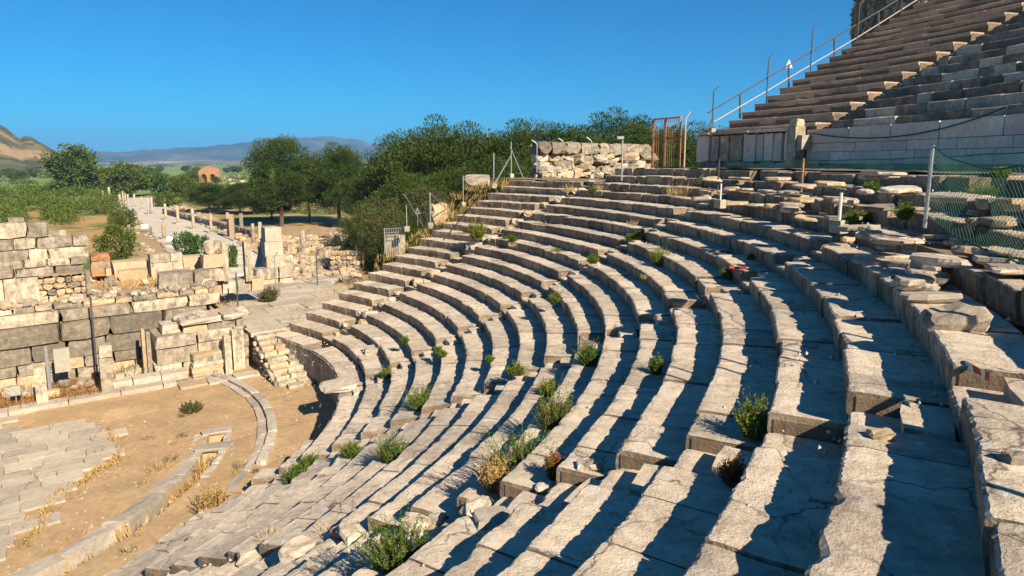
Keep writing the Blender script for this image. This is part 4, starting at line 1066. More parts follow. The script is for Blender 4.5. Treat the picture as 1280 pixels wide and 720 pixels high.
def plants():
    G = 'small green shrubs growing out of the seat rows'
    S = shrub
    S(498, 704, 80, 66, 'leaf', 'large bright green bush at the lower edge, growing low over the rows', seed=1, up=.35, dens=1.5)
    S(655, 588, 88, 66, 'leaf', 'biggest spreading green bush on the central stairway', seed=2, up=.35, dens=1.6)
    S(693, 535, 42, 62, 'leafy', 'tall loose sprigs rising behind the biggest bush', seed=3, up=.9, dens=.55)
    S(943, 546, 34, 52, 'leafy', 'upright yellow green shrub at the row end by the nearest stairway', seed=4, up=1.1, dens=.7)
    S(736, 456, 22, 32, 'leaf', 'round green bush in the shadow of the row beside the central stairway', seed=5)
    S(820, 467, 13, 22, 'leaf', 'small green sprout standing on a half shaded wide tread', seed=6, up=.9)
    S(526, 512, 24, 34, 'leaf', 'dense green bush below the second stairway on pale rows', seed=7)
    S(490, 574, 36, 32, 'leaf', 'rounded bright bush on the lower rows left of the broken rocks', seed=8)
    S(441, 572, 22, 22, 'leaf', 'loose little bush among lower rows beside a pale block', seed=9, dens=.7)
    S(372, 604, 30, 24, 'leaf', 'long low bush at the edge of the trodden slope', seed=10); 
    S(387, 584, 26, 16, 'leaf', 'flat green tuft just above the long low bush', seed=11)
    S(597, 298, 15, 24, 'leafy', 'bright green bush on the end bank near its upper middle', seed=12)
    S(828, 332, 20, 26, 'leafy', 'yellow green bush on an upper row end of the curved bank', seed=13)
    S(884, 244, 22, 28, 'leaf', 'bushy green plant on the top rows below the stone pier', seed=14)
    S(830, 252, 18, 14, 'leaf', 'low green plant beside a dry tuft on the top rows', seed=15)
    S(847, 245, 26, 20, 'dry', 'dry straw coloured tuft beside the green plant on the top rows', 'grass_tuft', seed=16, up=1.0, cat='grass')
    for px, py, w, h in ((633, 308, 14, 14), (641, 302, 8, 10), (696, 324, 12, 14), (741, 328, 14, 10), (693, 378, 10, 14), (910, 348, 14, 14), (956, 326, 10, 14), (645, 468, 24, 16), (684, 492, 20, 20), (482, 472, 10, 14), (553, 446, 10, 8), (547, 442, 6, 10), (505, 430, 7, 10), (740, 242, 8, 8), (800, 300, 12, 12), (787, 300, 10, 8), (575, 562, 18, 12), (940, 325, 10, 8), (1086, 250, 14, 10), (1062, 280, 22, 14), (1090, 238, 20, 10), (1228, 252, 22, 22), (1080, 276, 20, 14), (1130, 275, 10, 22), (1250, 222, 18, 12), (612, 452, 9, 8)):
        S(px, py, w, h, 'leaf' if (px+py) % 3 else 'leafy', 'small green shrub growing in the joint of a seat row', group=G, dens=.8)
    S(915, 604, 24, 32, 'russet', 'rusty brown dried bush in shadow below the nearest stairway', seed=31, up=.6)
    S(692, 598, 16, 36, 'russet', 'bare dry reddish stalks by a broken row end', 'dry_stalks', seed=32, up=1.3, dens=.4)
    S(620, 612, 32, 44, 'dry', 'thin dry twigs below the biggest green bush', 'dry_stalks', seed=34, up=.8, dens=.3)
    S(335, 676, 24, 16, 'dry', 'pale dry weed on the lower rows near the broken block', 'grass_tuft', seed=36, up=.6, cat='grass', dens=.5)
    g = 'dry grass tufts on the seating'
    for px, py, w, h in ((712, 240, 20, 22), (748, 238, 20, 16), (575, 250, 26, 22), (560, 272, 26, 24), (550, 280, 24, 20), (590, 240, 24, 22), (605, 236, 24, 24), (626, 234, 26, 26), (640, 222, 14, 22), (716, 232, 12, 14), (708, 240, 14, 10), (640, 308, 12, 12), (770, 262, 14, 10), (790, 282, 16, 14), (826, 330, 12, 12), (1050, 300, 18, 14), (365, 388, 30, 10), (560, 262, 20, 24), (805, 348, 10, 12)):
        base = on_seats(px, py)[0]
        S(px, py, w*.8, h*.62, 'dry', 'dry straw coloured grass tuft growing on the end bank or row joints', 'grass_tuft', g, up=1.2, dens=.7, cat='grass', base=base)
    for px, py, w, h in ((380, 590, 9, 8), (210, 650, 10, 6)): pass
    # orchestra and stage plants
    Z = lambda px, py, z=0: atz(px, py, z)
    S(268, 640, 40, 34, 'dry', 'branching dry thistle on the orchestra earth by the low step', 'dry_stalks', base=Z(268, 640), seed=41, up=.8, dens=.35)
    S(345, 374, 20, 18, 'olive', 'dull round dry bush at the edge of the paved landing', base=Z(336, 376, 1.5), seed=42)
    S(160, 476, 34, 28, 'leafy', 'yellow green grass clump in front of the stage wall', 'grass_tuft', base=un(*([atn(160, 476, -29.4)[0], -29.4, 0])), seed=43, up=1.2, cat='grass', dens=1)
    S(410, 668, 30, 18, 'dry', 'dry grey weed on a worn rock of the lower rows', 'grass_tuft', seed=44, up=.4, cat='grass', dens=.5)
    S(250, 510, 26, 12, 'olive', 'dusty weeds round the hole between cover slabs', base=Z(240, 514), seed=45, dens=.5)
    g = 'weeds scattered on the orchestra earth'
    rr = random.Random(5)
    for px, py, w, h in ((150, 574, 16, 12), (144, 550, 14, 10), (118, 598, 24, 8), (80, 622, 26, 10), (62, 640, 18, 10), (26, 684, 20, 12), (190, 590, 16, 14), (206, 585, 14, 12), (214, 576, 14, 10), (222, 555, 12, 8), (228, 546, 8, 8), (175, 668, 12, 8), (160, 690, 16, 8), (200, 692, 24, 10), (180, 704, 20, 10), (100, 672, 20, 6), (250, 585, 8, 10), (300, 585, 16, 14), (296, 592, 12, 10), (178, 606, 10, 6), (230, 520, 8, 8), (70, 690, 10, 5), (320, 590, 6, 6), (265, 575, 8, 6), (40, 660, 14, 8), (186, 548, 12, 4)):
        S(px, py, w, h, rr.choice(['olive', 'dry', 'dry']), 'small dusty weed on the orchestra earth', 'weed', g, base=Z(px, py), up=.5, dens=.5, cat='weed')
    # dry grass growing before the stage wall: nobody could count it
    b = MB()
    for i in range(5200):
        u = rr.uniform(-4, 3.3); n = rr.uniform(-30.5, -27.75); p = un(u, n, 0)
        if fbm(p.x*.8, p.y*.8) < -.25: continue
        leaf(b, p, (Vector((0, 0, 1))+rdir(rr)*.6).normalized(), .02, rr.uniform(.12, .36), rr)
    o = b.build('dry_grass', 'russet'); o['kind'] = 'stuff'
    b = MB()
    for i in range(2600):
        u = rr.uniform(2.0, 8); n = rr.uniform(-39, -31.5); p = un(u, n, 0); p.z = 3.05 if u < 6 else 1.5
        if u > 6 and u < 7.1: continue
        leaf(b, p, (Vector((0, 0, 1))+rdir(rr)*.6).normalized(), .025, rr.uniform(.1, .3), rr)
    o = b.build('dry_grass', 'dry'); o['kind'] = 'stuff'
def litter():
    rr = random.Random(55); b = MB(); g = MB()
    for i in range(2600):                                      # dry grass in the joint at the back of the treads
        k = rr.randrange(-2, 20); t = R(rr.uniform(-48, 50)); 
        if fbm(math.degrees(t)*.35, k*3.1) < .12: continue
        p = pol(rrow(k+1, t)-rr.uniform(.0, .10), t, zrow(k)-.02)
        for q in range(3): leaf(b, p+rdir(rr)*.04, (Vector((0, 0, 1))+rdir(rr)*.7).normalized(), .012, rr.uniform(.05, .17), rr)
    for i in range(520):                                      # outer edge of the end bank
        f = rr.random()**.8; p = A_END.lerp(B_END, f) + ENDN*rr.uniform(-.15, 1.1); k = 2+16.5*f
        p.z = zrow(k)-.35-rr.uniform(0, .25)
        if fbm(p.x*.6, p.y*.6) < -.2: continue
        for q in range(3): leaf(b, p+rdir(rr)*.08, (Vector((0, 0, 1))+rdir(rr)*.5).normalized(), .02, rr.uniform(.12, .36), rr)
    edge_px = [(22, 684), (52, 657), (56, 632), (74, 614), (104, 602), (118, 587), (140, 579), (148, 563), (141, 553), (135, 537)]
    for (xa, ya), (xb, yb) in zip(edge_px, edge_px[1:]):       # weeds along the broken edge of the paving and the drain
        for i in range(60):
            f = rr.random(); p = atz(xa+(xb-xa)*f+rr.uniform(-1, 5), ya+(yb-ya)*f+rr.uniform(-1, 4), 0)
            for q in range(2): leaf(b, p, (Vector((0, 0, 1))+rdir(rr)*.8).normalized(), .025, rr.uniform(.05, .2), rr)
    for i in range(700):
        p = pol(rr.uniform(8.95, 9.4), R(rr.uniform(-40, 12)), -.34); leaf(b, p, (Vector((0, 0, 1))+rdir(rr)*.8).normalized(), .03, rr.uniform(.1, .35), rr)
    o = b.build('dry_grass', 'dry'); o['kind'] = 'stuff'
    for i in range(9000):                                      # chips of stone on treads, slope and earth
        if i % 3: k = rr.randrange(-3, 20); t = R(rr.uniform(-50, 50)); q = rr.random()**2; p = pol(rrow(k+1, t)-.03-q*.5, t, zrow(k))
        else:
            p = pol(rr.uniform(6, 11.2), R(rr.uniform(-40, 50)), .01)
            if rr.random() < .8: continue
        if fbm(p.x*.9, p.y*.9, p.z) < .0: continue
        s = rr.uniform(.01, .032)*(1.5 if rr.random() < .1 else 1); d = [rdir(rr)*s for _ in range(4)]
        d = [Vector((s, 0, 0)), Vector((-s*.6, s*.8, 0)), Vector((-s*.5, -s*.9, 0)), Vector((rr.uniform(-.3, .3)*s, 0, s*1.1))]
        g.add([p+e for e in d], [(0, 1, 3), (1, 2, 3), (2, 0, 3)])
    o = g.build('stone_chips', 'slab'); o['kind'] = 'stuff'
litter()
plants()

# ------------------------------------------------------------------ trees
def crown_mesh(name, mat, rx, ry, rz, zc, nclump, nleaf, ls, seed, shape='round', aspect=.45):
    r = random.Random(seed); b = MB()
    for i in range(nclump):
        while True:
            d = rdir(r); q = r.uniform(.35, 1.0)**.6
            if shape == 'pine' and d.z < -.75: continue
            break
        bump = 1 + .28*nz(d.x*1.7+seed, d.y*1.7, d.z*1.7)
        c = Vector((d.x*rx*q*bump, d.y*ry*q*bump, zc + d.z*rz*q*bump))
        cr = (r.uniform(.11, .19) if shape == 'pine' else r.uniform(.10, .20))*(rx+rz)
        fl = .55 if shape == 'pine' else .8
        for j in range(nleaf):
            e = rdir(r); s = r.random()**(.33 if shape == 'pine' else .45)
            p = c + Vector((e.x*cr*s, e.y*cr*s, e.z*cr*s*fl))
            dd = (e + d*.5 + Vector((0, 0, .5 if shape == 'pine' else .1)) + rdir(r)*.5).normalized()
            leaf(b, p, dd, ls*aspect*r.uniform(.7, 1.3), ls*r.uniform(.7, 1.3), r)
    if shape == 'pine':                                        # the dense inner twigs
        for k in range(2):
            n1, n2 = 9, 14; P = lambda i, j: (lambda a, e: Vector((rx*.48*math.cos(a)*math.cos(e), ry*.48*math.sin(a)*math.cos(e), zc + rz*.48*math.sin(e)))*(1) + rdir(random.Random(i*97+j % n2+seed))*.35)(2*math.pi*(j % n2)/n2, math.pi*(i/n1-.5))
        for i in range(n1):
            for j in range(n2): b.quad(P(i, j), P(i, j+1), P(i+1, j+1), P(i+1, j))
    return b.mesh(name, mat)
def trunk_mesh(h, rad, rx, zc, rz, seed, nl=9):
    r = random.Random(seed); b = MB()
    ax = Vector((r.uniform(-.06, .06), r.uniform(-.06, .06), 1)); top = zc + rz*.6
    b.tube([(0, 0, -.6), tuple(ax*(h*.5)), tuple(ax*top)], [rad*1.15, rad*.8, rad*.18], 8)
    for i in range(nl):
        f = r.uniform(.35, .95); z = h*.7 + (top-h*.7)*f*.8; a = r.uniform(0, 6.283); q = ax*z
        e = q + Vector((math.cos(a)*rx*.8, math.sin(a)*rx*.8, rz*.25*r.uniform(.2, 1.2)))
        b.tube([q, q.lerp(e, .5)+Vector((0, 0, .1)), e], [rad*.35, rad*.22, rad*.08], 5)
    return b.mesh('trunk', 'bark')
TREES = {}
def tree(name, label, loc, kind, sc, rz=0.0, group=None, sz=None, cat='tree'):
    if kind not in TREES:
        k, i = kind
        if k == 'pine': TREES[kind] = (crown_mesh('crown', 'pine', 3.3, 3.3, 4.6, 5.6, 105, 300, .17, 100+i, 'pine', .42), trunk_mesh(3, .28, 3.3, 6.2, 4.4, i))
        elif k == 'umbrella': TREES[kind] = (crown_mesh('crown', 'pine', 5.2, 5.2, 5.4, 6.3, 125, 330, .25, 200+i, 'pine', .45), trunk_mesh(4.2, .34, 5, 8, 4.6, i))
        elif k == 'broad': TREES[kind] = (crown_mesh('crown', 'broad', 4.6, 4.6, 4.6, 5.6, 100, 56, .55, 300+i, 'round', .6), trunk_mesh(3, .35, 4.6, 5.6, 4.6, i))
        elif k == 'olive': TREES[kind] = (crown_mesh('crown', 'olive', 2.4, 2.4, 2.5, 2.9, 90, 70, .20, 400+i, 'round', .3), trunk_mesh(1.2, .2, 2.4, 2.9, 2.5, i))
        elif k == 'bush': TREES[kind] = (crown_mesh('crown', 'broad', 2.2, 2.2, 1.6, 1.3, 60, 60, .26, 500+i, 'round', .55), trunk_mesh(.5, .12, 2.2, 1.3, 1.6, i, 6))
        elif k == 'fig': TREES[kind] = (crown_mesh('crown', 'fig', 2.0, 2.0, 1.9, 1.8, 46, 34, .34, 600+i, 'round', .75), trunk_mesh(.8, .12, 2.0, 1.8, 1.9, i, 8))
    c, t = TREES[kind]; sz = sz or sc
    root = thing(name, label, cat, loc, group); root.rotation_euler = (0, 0, rz)
    for nm, me in (('trunk', t), ('crown', c)):
        o = bpy.data.objects.new(nm, me); C.objects.link(o); o.parent = root; o.scale = (sc, sc, sz)
    return root
def trees():
    r = random.Random(91)
    # forest of pines behind the far wing: (pixel x, pixel y of the top, distance Y)
    L = [(478, 205, 92), (497, 180, 88), (520, 160, 84), (540, 152, 80), (565, 158, 82), (592, 152, 78), (622, 160, 80), (650, 155, 84), (680, 163, 84), (706, 160, 82), (727, 149, 86), (752, 156, 86), (778, 148, 84), (800, 154, 86), (822, 152, 88), (846, 156, 90), (870, 158, 92), (895, 170, 94),
         (510, 215, 70), (548, 205, 68), (585, 200, 68), (620, 205, 66), (655, 195, 68), (690, 195, 70), (705, 172, 78), (740, 165, 80), (765, 168, 78), (790, 166, 80), (812, 168, 82), (836, 168, 84)]
    for i, (px, py, Y) in enumerate(L):
        p = aty(px, py, Y); gz = terrain(p.x, p.y) - .3; h = p.z - gz; k = h/10.9
        tree('pine_tree', 'dark green pine crowded in the grove behind the end bank', (p.x, p.y, gz), ('pine', i % 4), max(k*r.uniform(.90, 1.04), .6), r.uniform(0, 6), 'pines in the grove behind the seating', k*r.uniform(1.0, 1.10))
    # darker undergrowth filling the grove's foot, seen between the crowns
    for i, (px, py, Y) in enumerate([(455, 250, 62), (470, 262, 60), (490, 240, 74), (530, 232, 74), (570, 225, 74), (610, 222, 74), (640, 218, 74), (500, 255, 58)]):
        p = aty(px, py, Y); gz = terrain(p.x, p.y)-.3; k = (p.z-gz)/5.4
        tree('young_pine', 'shorter bushy pine at the foot of the grove', (p.x, p.y, gz), ('olive' if False else 'pine', i % 4), max(.4, k*.5), i, 'shorter pines at the foot of the grove', max(.4, k*.5))
    # big pines left of the grove
    for i, (px, yt, yb, w, la) in enumerate([(352, 183, 283, 78, 'broad dark pine with low spreading crown beside the street, left of its pair'), (425, 190, 280, 78, 'broad dark pine with low spreading crown beside the street, right of its pair'), (388, 205, 278, 60, 'dark pine filling the gap between two broader pines'), (450, 225, 285, 50, 'shadowy pine between the broad pine and the olive bushes')]):
        p = atz(px, yb, STREET); m = mpp(p); k = (yb-yt)*m/11.4
        tree('umbrella_pine', la, p, ('umbrella', i % 3), w*m/10.6, i*1.3, None, k)
    # olives beside the wing
    for i, (px, yt, yb, Y, w, la) in enumerate([(474, 242, 322, 38, 58, 'round grey green olive tree at the outer edge of the end bank'), (535, 232, 290, 44, 62, 'wide olive tree behind the triangular sign and braced posts'), (452, 285, 330, 40, 26, 'low olive shoot beside the round olive tree')]):
        p = aty(px, yb, Y); h = (yb-yt)*mpp(p); tree('olive_tree', la, p, ('olive', i), w*mpp(p)/5.0, i, None, h/5.4)
    # plain: single trees
    for i, (px, yt, yb, w, kd, la) in enumerate([(96, 192, 241, 52, 'broad', 'large round tree standing alone left of the far end of the street'), (160, 208, 246, 40, 'broad', 'wide brownish green tree at the far end of the street'),
            (133, 213, 237, 22, 'broad', 'smaller dark tree between the two large trees at the street end'), (198, 219, 244, 32, 'fig', 'pale green bushy tree behind the far columns'), (228, 220, 246, 26, 'broad', 'reddish green tree behind the columns'),
            (262, 230, 266, 50, 'umbrella', 'dark flat topped tree behind the long low wall'), (300, 228, 268, 44, 'umbrella', 'dark tree right of the flat topped tree behind the wall'), (318, 226, 268, 34, 'umbrella', 'dark tree touching the broad pines on their left'), (210, 242, 258, 30, 'bush', 'low rounded shrub beside the far columns'),
            (280, 236, 262, 34, 'umbrella', 'shaded tree between two dark trees behind the wall'), (340, 240, 275, 40, 'umbrella', 'dark low tree under the broad pine')]):
        p = atz(px, yb, STREET); m = mpp(p); hh = {'broad': 10.4, 'fig': 3.8, 'umbrella': 12.8, 'bush': 3.0}[kd]; ww = {'broad': 9.4, 'fig': 4.2, 'umbrella': 10.6, 'bush': 4.6}[kd]
        tree('plain_tree', la, p, (kd, i % 3), w*m/ww, i*.9, None, (yb-yt)*m/hh)
    g = 'trees on the far plain'
    for i in range(46):
        px = r.choice((r.uniform(-40, 90), r.uniform(110, 480), r.uniform(180, 480))); yb = r.uniform(210, 232); p = atz(px, yb, STREET); m = mpp(p); h = min(9, r.uniform(6, 13)*m)
        tree('distant_tree', 'small rounded tree on the far plain', p, ('broad', i % 3), h/9.4*1.2, i, g, h/10.4)
    # bushes near the stage and along the street
    for px, yt, yb, w, kd, la in [(146, 288, 324, 42, 'bush', 'rounded green bush on the dry grass right of the tall broken wall'), (154, 266, 286, 34, 'bush', 'dark thicket beside the left edge of the street'), (235, 293, 322, 30, 'fig', 'fig bush with large bright leaves in front of the street'), (252, 296, 322, 22, 'fig', 'second fig bush, right half of the pair before the street'), (291, 308, 336, 16, 'fig', 'small fig shoots between the two free standing pillars')]:
        p = on_ground(px, yb); m = mpp(p); tree('green_bush', la, p, (kd, 0), w*m/(5.0 if kd == 'bush' else 4.6), px, None, (yb-yt)*m/(3.1 if kd == 'bush' else 3.9), 'bush')
    # scrub masses on the plain
    b = MB()
    def clump(px, yb, hpx, wpx, n, ls):
        p = atz(px, yb, STREET); m = mpp(p)
        for j in range(n):
            e = rdir(r); s = r.random()**.4
            q = p + Vector((e.x*wpx*.5*m*s, e.y*wpx*.5*m*s, abs(e.z)*hpx*m*s))
            leaf(b, q, (e+Vector((0, 0, .4))+rdir(r)*.5).normalized(), ls*.55*m, ls*m*1.1, r)
    for i in range(230):
        px = r.uniform(-60, 150); yb = r.uniform(236, 281)
        if px > 90 and yb > 268: continue
        if yb > 262 and 30 < px < 60: continue
        clump(px, yb, r.uniform(5, 12), r.uniform(14, 30), 230, 1.9)
    for i in range(60):
        px = r.uniform(-40, 190); yb = r.uniform(222, 238); clump(px, yb, r.uniform(3, 7), r.uniform(8, 20), 80, 1.8)
    for i in range(90):
        px = r.uniform(185, 480); yb = r.uniform(222, 246); clump(px, yb, r.uniform(4, 9), r.uniform(10, 24), 100, 1.9)
    o = b.build('scrub', 'broad'); o['kind'] = 'stuff'
    b = MB()
    for i in range(420):
        px = r.uniform(-80, 520); yb = r.choice((205.2, 206, 207, 208.5, 205.5))+r.uniform(-.3, .3); clump(px, yb, r.uniform(1.0, 2.4), r.uniform(5, 16), 26, 1.6)
    o = b.build('distant_woods', 'broad'); o['kind'] = 'stuff'
trees()

# ------------------------------------------------------------------ street and its ruins
def street():
    d = Vector((-51, 78.6, 0)).normalized(); s = Vector((d.y, -d.x, 0)); c0 = Vector((-59.5, 122, 0))
    Pt = lambda t, w, z: c0 + d*t + s*w + Vector((0, 0, z))
    b = MB(); nt = 90
    for i in range(nt):
        for j in range(8):
            def q(i, j): p = Pt(-48+218*i/nt, -5.6+11.2*j/8, STREET+.06); p.z += .03*fbm(p.x*.4, p.y*.4); return p
            b.quad(q(i, j), q(i+1, j), q(i+1, j+1), q(i, j+1))
    st = struct(b.build('street', 'street')); r = random.Random(191)
    for t in range(24):                                        # paving strips that can be told apart at the near end
        u = -46 + t*1.6; w = -5.5
        while w < 5.3:
            l = r.uniform(1.2, 2.4); l = min(l, 5.5-w)
            block('paving_slab', 'street', 'cut', Pt(u+.75, w+l/2, STREET+.085+r.uniform(-.012, .012)), (l-.04, 1.52, .09), math.atan2(s.y, s.x), st, r=r); w += l
    for side in (-1, 1):
        b = MB()
        for i in range(60):
            for j in range(4):
                def q(i, j): p = Pt(-48+218*i/60, side*(5.9+6*j/4), STREET+.02); p.z += .18*abs(fbm(p.x*.3, p.y*.3)); return p
                b.quad(q(i, j), q(i, j+1), q(i+1, j+1), q(i+1, j)) if side < 0 else b.quad(q(i, j), q(i+1, j), q(i+1, j+1), q(i, j+1))
        struct(b.build('colonnade_ground', 'dirt'))
        k = thing('street_kerb', 'stepped stone kerb along the %s side of the long street' % ('left' if side < 0 else 'right'), 'kerb', Pt(-48, side*5.75, STREET))
        t = -46
        while t < 165:
            l = r.uniform(1.4, 2.8)*(1 if t < 40 else 2.5)
            if r.random() > .12: block('kerb_stone', 'slab', 'worn', Pt(t+l/2, side*5.8+r.uniform(-.1, .1), STREET+.12), (l-.05, .55, .34), math.atan2(d.y, d.x), k, r=r)
            t += l
    # stumps, drums and blocks along both edges
    for i in range(150):
        t = r.uniform(-40, 130); side = r.choice((-1, 1, 1)); sz = r.uniform(.35, .9)
        tag(block('street_block', r.choice(['cream', 'slab', 'tan', 'rubble']), 'rough', Pt(t, side*r.uniform(5.9, 9.5), STREET+.1+sz*.3), (sz*1.3, sz, sz*.8), r.uniform(0, 3), None, r=r), 'broken pale block lying along the edge of the colonnaded street', 'stone block', 'broken blocks along the street')
    # long low wall right of the columns
    A, B = atz(192, 268, STREET), atz(300, 299, STREET)
    w = thing('street_wall', 'long dark grey low wall of blocks behind the right hand columns', 'wall', A)
    courses(w, B+Vector((2.0, 2.5, 0)), A+Vector((2.0, 2.5, 0)), STREET-.1, [(.85, .9, 2.0, ['dark', 'weath'], 0), (.75, .9, 2.2, ['weath', 'dark', 'slab'], .05)], .8, 'wall_block', 192, 'worn')
    def column(px, yt, yb, rad, la, mat='cream', square=False, z=STREET+.15, cap=False, grp=None, cat='column'):
        p = atz(px, yb, z); h = (yb-yt)*mpp(p); root = thing('stone_column', la, cat, p, grp)
        if square: block('shaft', mat, 'cut', p+Vector((0, 0, h/2)), (rad*1.8, rad*1.8, h), r.uniform(0, .6), root, r=r)
        else:
            b = MB(); b.tube([p+Vector((0, 0, -.1)), p+Vector((0, 0, h*.35)), p+Vector((r.uniform(-.03, .03), 0, h*.7)), p+Vector((r.uniform(-.05, .05), 0, h))], [rad*1.05, rad*1.03, rad*.97, rad*.88], 12); b.build('shaft', mat, root, True)
        block('base', 'slab', 'worn', p+Vector((0, 0, .06)), (rad*3, rad*3, .34), r.uniform(0, 1), root, r=r)
        if cap: block('capital', 'cream', 'worn', p+Vector((0, 0, h+.15)), (rad*2.9, rad*2.9, .36), .4, root, r=r)
    gR = 'columns along the right side of the street'; gL = 'columns along the left side of the street'
    Lr = 'broken pale column standing along the right side of the street'; Ll = 'broken pale column standing along the left side of the street'
    for px, yt, yb in ((154, 241, 252), (157, 243, 253.5), (160.5, 244.5, 256), (168.5, 245, 259), (178, 248, 262), (186, 250, 267.5), (190.5, 249, 268), (207.5, 257, 274.5), (223, 261, 280), (242, 264, 286), (264.5, 269, 291)):
        column(px, yt, yb, .30, Lr, r.choice(['cream', 'tan', 'slab']), grp=gR)
    for px, yt, yb in ((122, 232, 240), (137, 236, 248), (105, 238, 242), (129, 240, 247), (150, 244, 252)):
        column(px, yt, yb, .42, Ll, 'cream', grp=gL)
    column(163, 265, 281, .28, 'slim pale column at the left street edge, taller of a pair'); column(165.5, 271, 281, .25, 'short stump beside the slim column at the left street edge')
    column(205.5, 280, 299, .33, 'tan column standing alone on the near left street edge', 'tan'); column(189, 285, 295, .22, 'dark short post at the near left street edge', 'dark')
    column(286, 268, 296, .30, 'thick pale column of a close pair under the broad pine, left one', 'cream', True); column(290.5, 270, 297, .42, 'square tan pier of a close pair under the broad pine', 'tan', True)
    column(302, 268, 286, .4, 'dark square pier in the shade of the broad pine', 'dark', True); column(317, 281, 305, .30, 'slim pale column in front of the shaded pine trunk')
    column(326, 279, 300, .32, 'short thick column behind the marble block stack', 'cream', True)
    zz = STREET+.9
    column(380, 289, 327, .30, 'white column standing in the rubble field right of the block stack', 'cream', z=-3.2)
    column(430.5, 301, 316, .27, 'short white column with flat capital amid the rubble', 'cream', z=-2.2, cap=True); column(408, 314, 330, .25, 'low column stump near the dark posts of the rubble field', 'cream', z=-2.4)
    for px, py in ((213, 304), (181, 289)):
        p = atz(px, py, STREET+.3); m = mpp(p); t = thing('information_board', 'small white information board %s' % ('facing the near end of the street' if px > 200 else 'lying by the left street edge'), 'board', p)
        b = MB(); b.box(p+Vector((0, 0, 5*m)), 7*m, .05, 5*m, .2); b.build('panel', 'white', t); b = MB(); b.box(p+Vector((0, 0, 1.2*m)), .08, .08, 3.4*m); b.build('leg', 'steel', t)
    # rubble field between landing and pines
    grp = 'tumbled stones of the rubble field'
    n = 0
    while n < 290:
        px, py = r.uniform(352, 450), r.uniform(288, 352)
        if py < 290 + (450-px)*.06: continue
        z = -3.6 + (352-py)*0 + (py-290)/62*3.0; p = atz(px, py, z); p.z = z; sz = r.uniform(.3, .85)
        tag(block('tumbled_stone', r.choice(['rubble', 'tan', 'cream', 'rubble', 'weath']), 'rough', p, (sz*1.4, sz, sz*.8), r.uniform(0, 3), None, (r.uniform(-.3, .3), r.uniform(-.3, .3)), r=r), 'tumbled rough stone in the rubble field beyond the landing', 'stone', grp); n += 1
    b = MB()
    for i in range(24):
        for j in range(18):
            def q(i, j):
                px, py = 330+140*i/24, 284+76*j/18; z = -4.0 + (py-290)/62*3.0; p = atz(px, py, z); p.z = z + .25*fbm(p.x*.5, p.y*.5); return p
            b.quad(q(i, j+1), q(i+1, j+1), q(i+1, j), q(i, j))
    struct(b.build('rubble_ground', 'dirt'))
    def pw(nm, la, x0, x1, yt, yb, z, mats, rows, l, sd, kind='worn', dep=.8):
        A = atz(x0, yb, z); B = atz(x1, yb, z); B.z = A.z; B = A + (B-A); h = (yb-yt)*mpp(A)/rows; t = thing(nm, la, 'wall', A); courses(t, A, B, z, [(h, l[0], l[1], mats, 0)]*rows, dep, 'stone_block', sd, kind); return t
    pw('rubble_wall', 'ruined rubble house wall with dark openings right of the white column', 413, 455, 315, 343, -1.4, ['rubble', 'tan', 'weath'], 5, (.3, .7), 193, 'rough')
    pw('rubble_wall', 'long tumbled wall of tan stones on the far side of the rubble field', 385, 448, 298, 306, -3.0, ['rubble', 'tan', 'cream'], 3, (.3, .8), 194, 'rough')
    pw('rubble_wall', 'low pale wall end standing before the olive tree', 440, 456, 318, 336, -1.0, ['tan', 'seat'], 2, (.5, 1.0), 195)
    t = pw('white_slab', 'white slab wall leaning beside the grey railing gate at the end bank', 482, 506, 294, 322, zrow(8)-.9, ['cream'], 1, (2, 3), 196, 'cut', .3)
    p = atz(480, 316, zrow(8)-.5); m = mpp(p); t = thing('railing_gate', 'grey metal railing gate behind the white slab at the end bank', 'gate', p)
    for z in (29, 24): b = MB(); b.tube([p+Vector((0, .3, z*m)), p+Vector((26*m, .3, (z+1)*m))], .02, 5); b.build('rail', 'steel', t)
    for i in range(10): b = MB(); q = p+Vector((2.8*m*i, .3, 0)); b.tube([q, q+Vector((0, 0, 29*m))], .014 if i else .035, 5); b.build('gate_bar', 'steel', t)
    for px, y0, y1, z, la in ((397, 358, 313, 1.4, 'tall dark bent lamp post beyond the landing'), (345.5, 368, 318, 1.45, 'bent-top grey post in front of the marble block stack')):
        p = atz(px, y0, z); bent_post('bent_fence_post', p, (y0-y1)*mpp(p), (.2, 0, 0), la, None, 'steel' if px < 390 else 'darksteel', .035, False)
    for px, y0, y1, z, la in ((446, 342, 306, .3, 'thin grey post in front of the olive tree and rubble wall'), (433, 338, 322, 0, 'short dark post in front of the ruined rubble house')):
        p = atz(px, y0, z); straight_post(px, y0, y1, la, p, 'darksteel' if px < 440 else 'steel', .03, False)
    t = thing('pale_boulder', 'pale rounded boulder in dry grass at the outer edge of the end bank', 'boulder', atz(548, 274, zrow(12)-.4)); p = Vector(t.location)
    block('boulder_stone', 'tan', 'rough', p+Vector((0, .4, .3)), (1.1, .9, 1.2), .5, t)
    t = thing('row_end_boulder', 'long pale rough boulder at the outer end of the top row', 'boulder', atz(588, 230, zrow(17)-.2)); p = Vector(t.location)
    block('boulder_stone', 'slab', 'rough', p+Vector((.4, .5, .25)), (1.7, .8, .75), .1, t)
    # brick ruin with two arches far away on the plain
    p = atz(250, 228, STREET); m = mpp(p); W, Hh, dp = 22*m, 18*m, 6*m; t = thing('arched_ruin', 'red brick ruin with two dark arches standing on the plain', 'ruin', p); r2_ = random.Random(4)
    b = MB(); a1, a2 = (.28, .20), (.72, .20)
    prof = [.62, .78, .80, .95, .90, 1.0, .97, 1.0, .93, .96, .85, .9, .72]
    n = 48
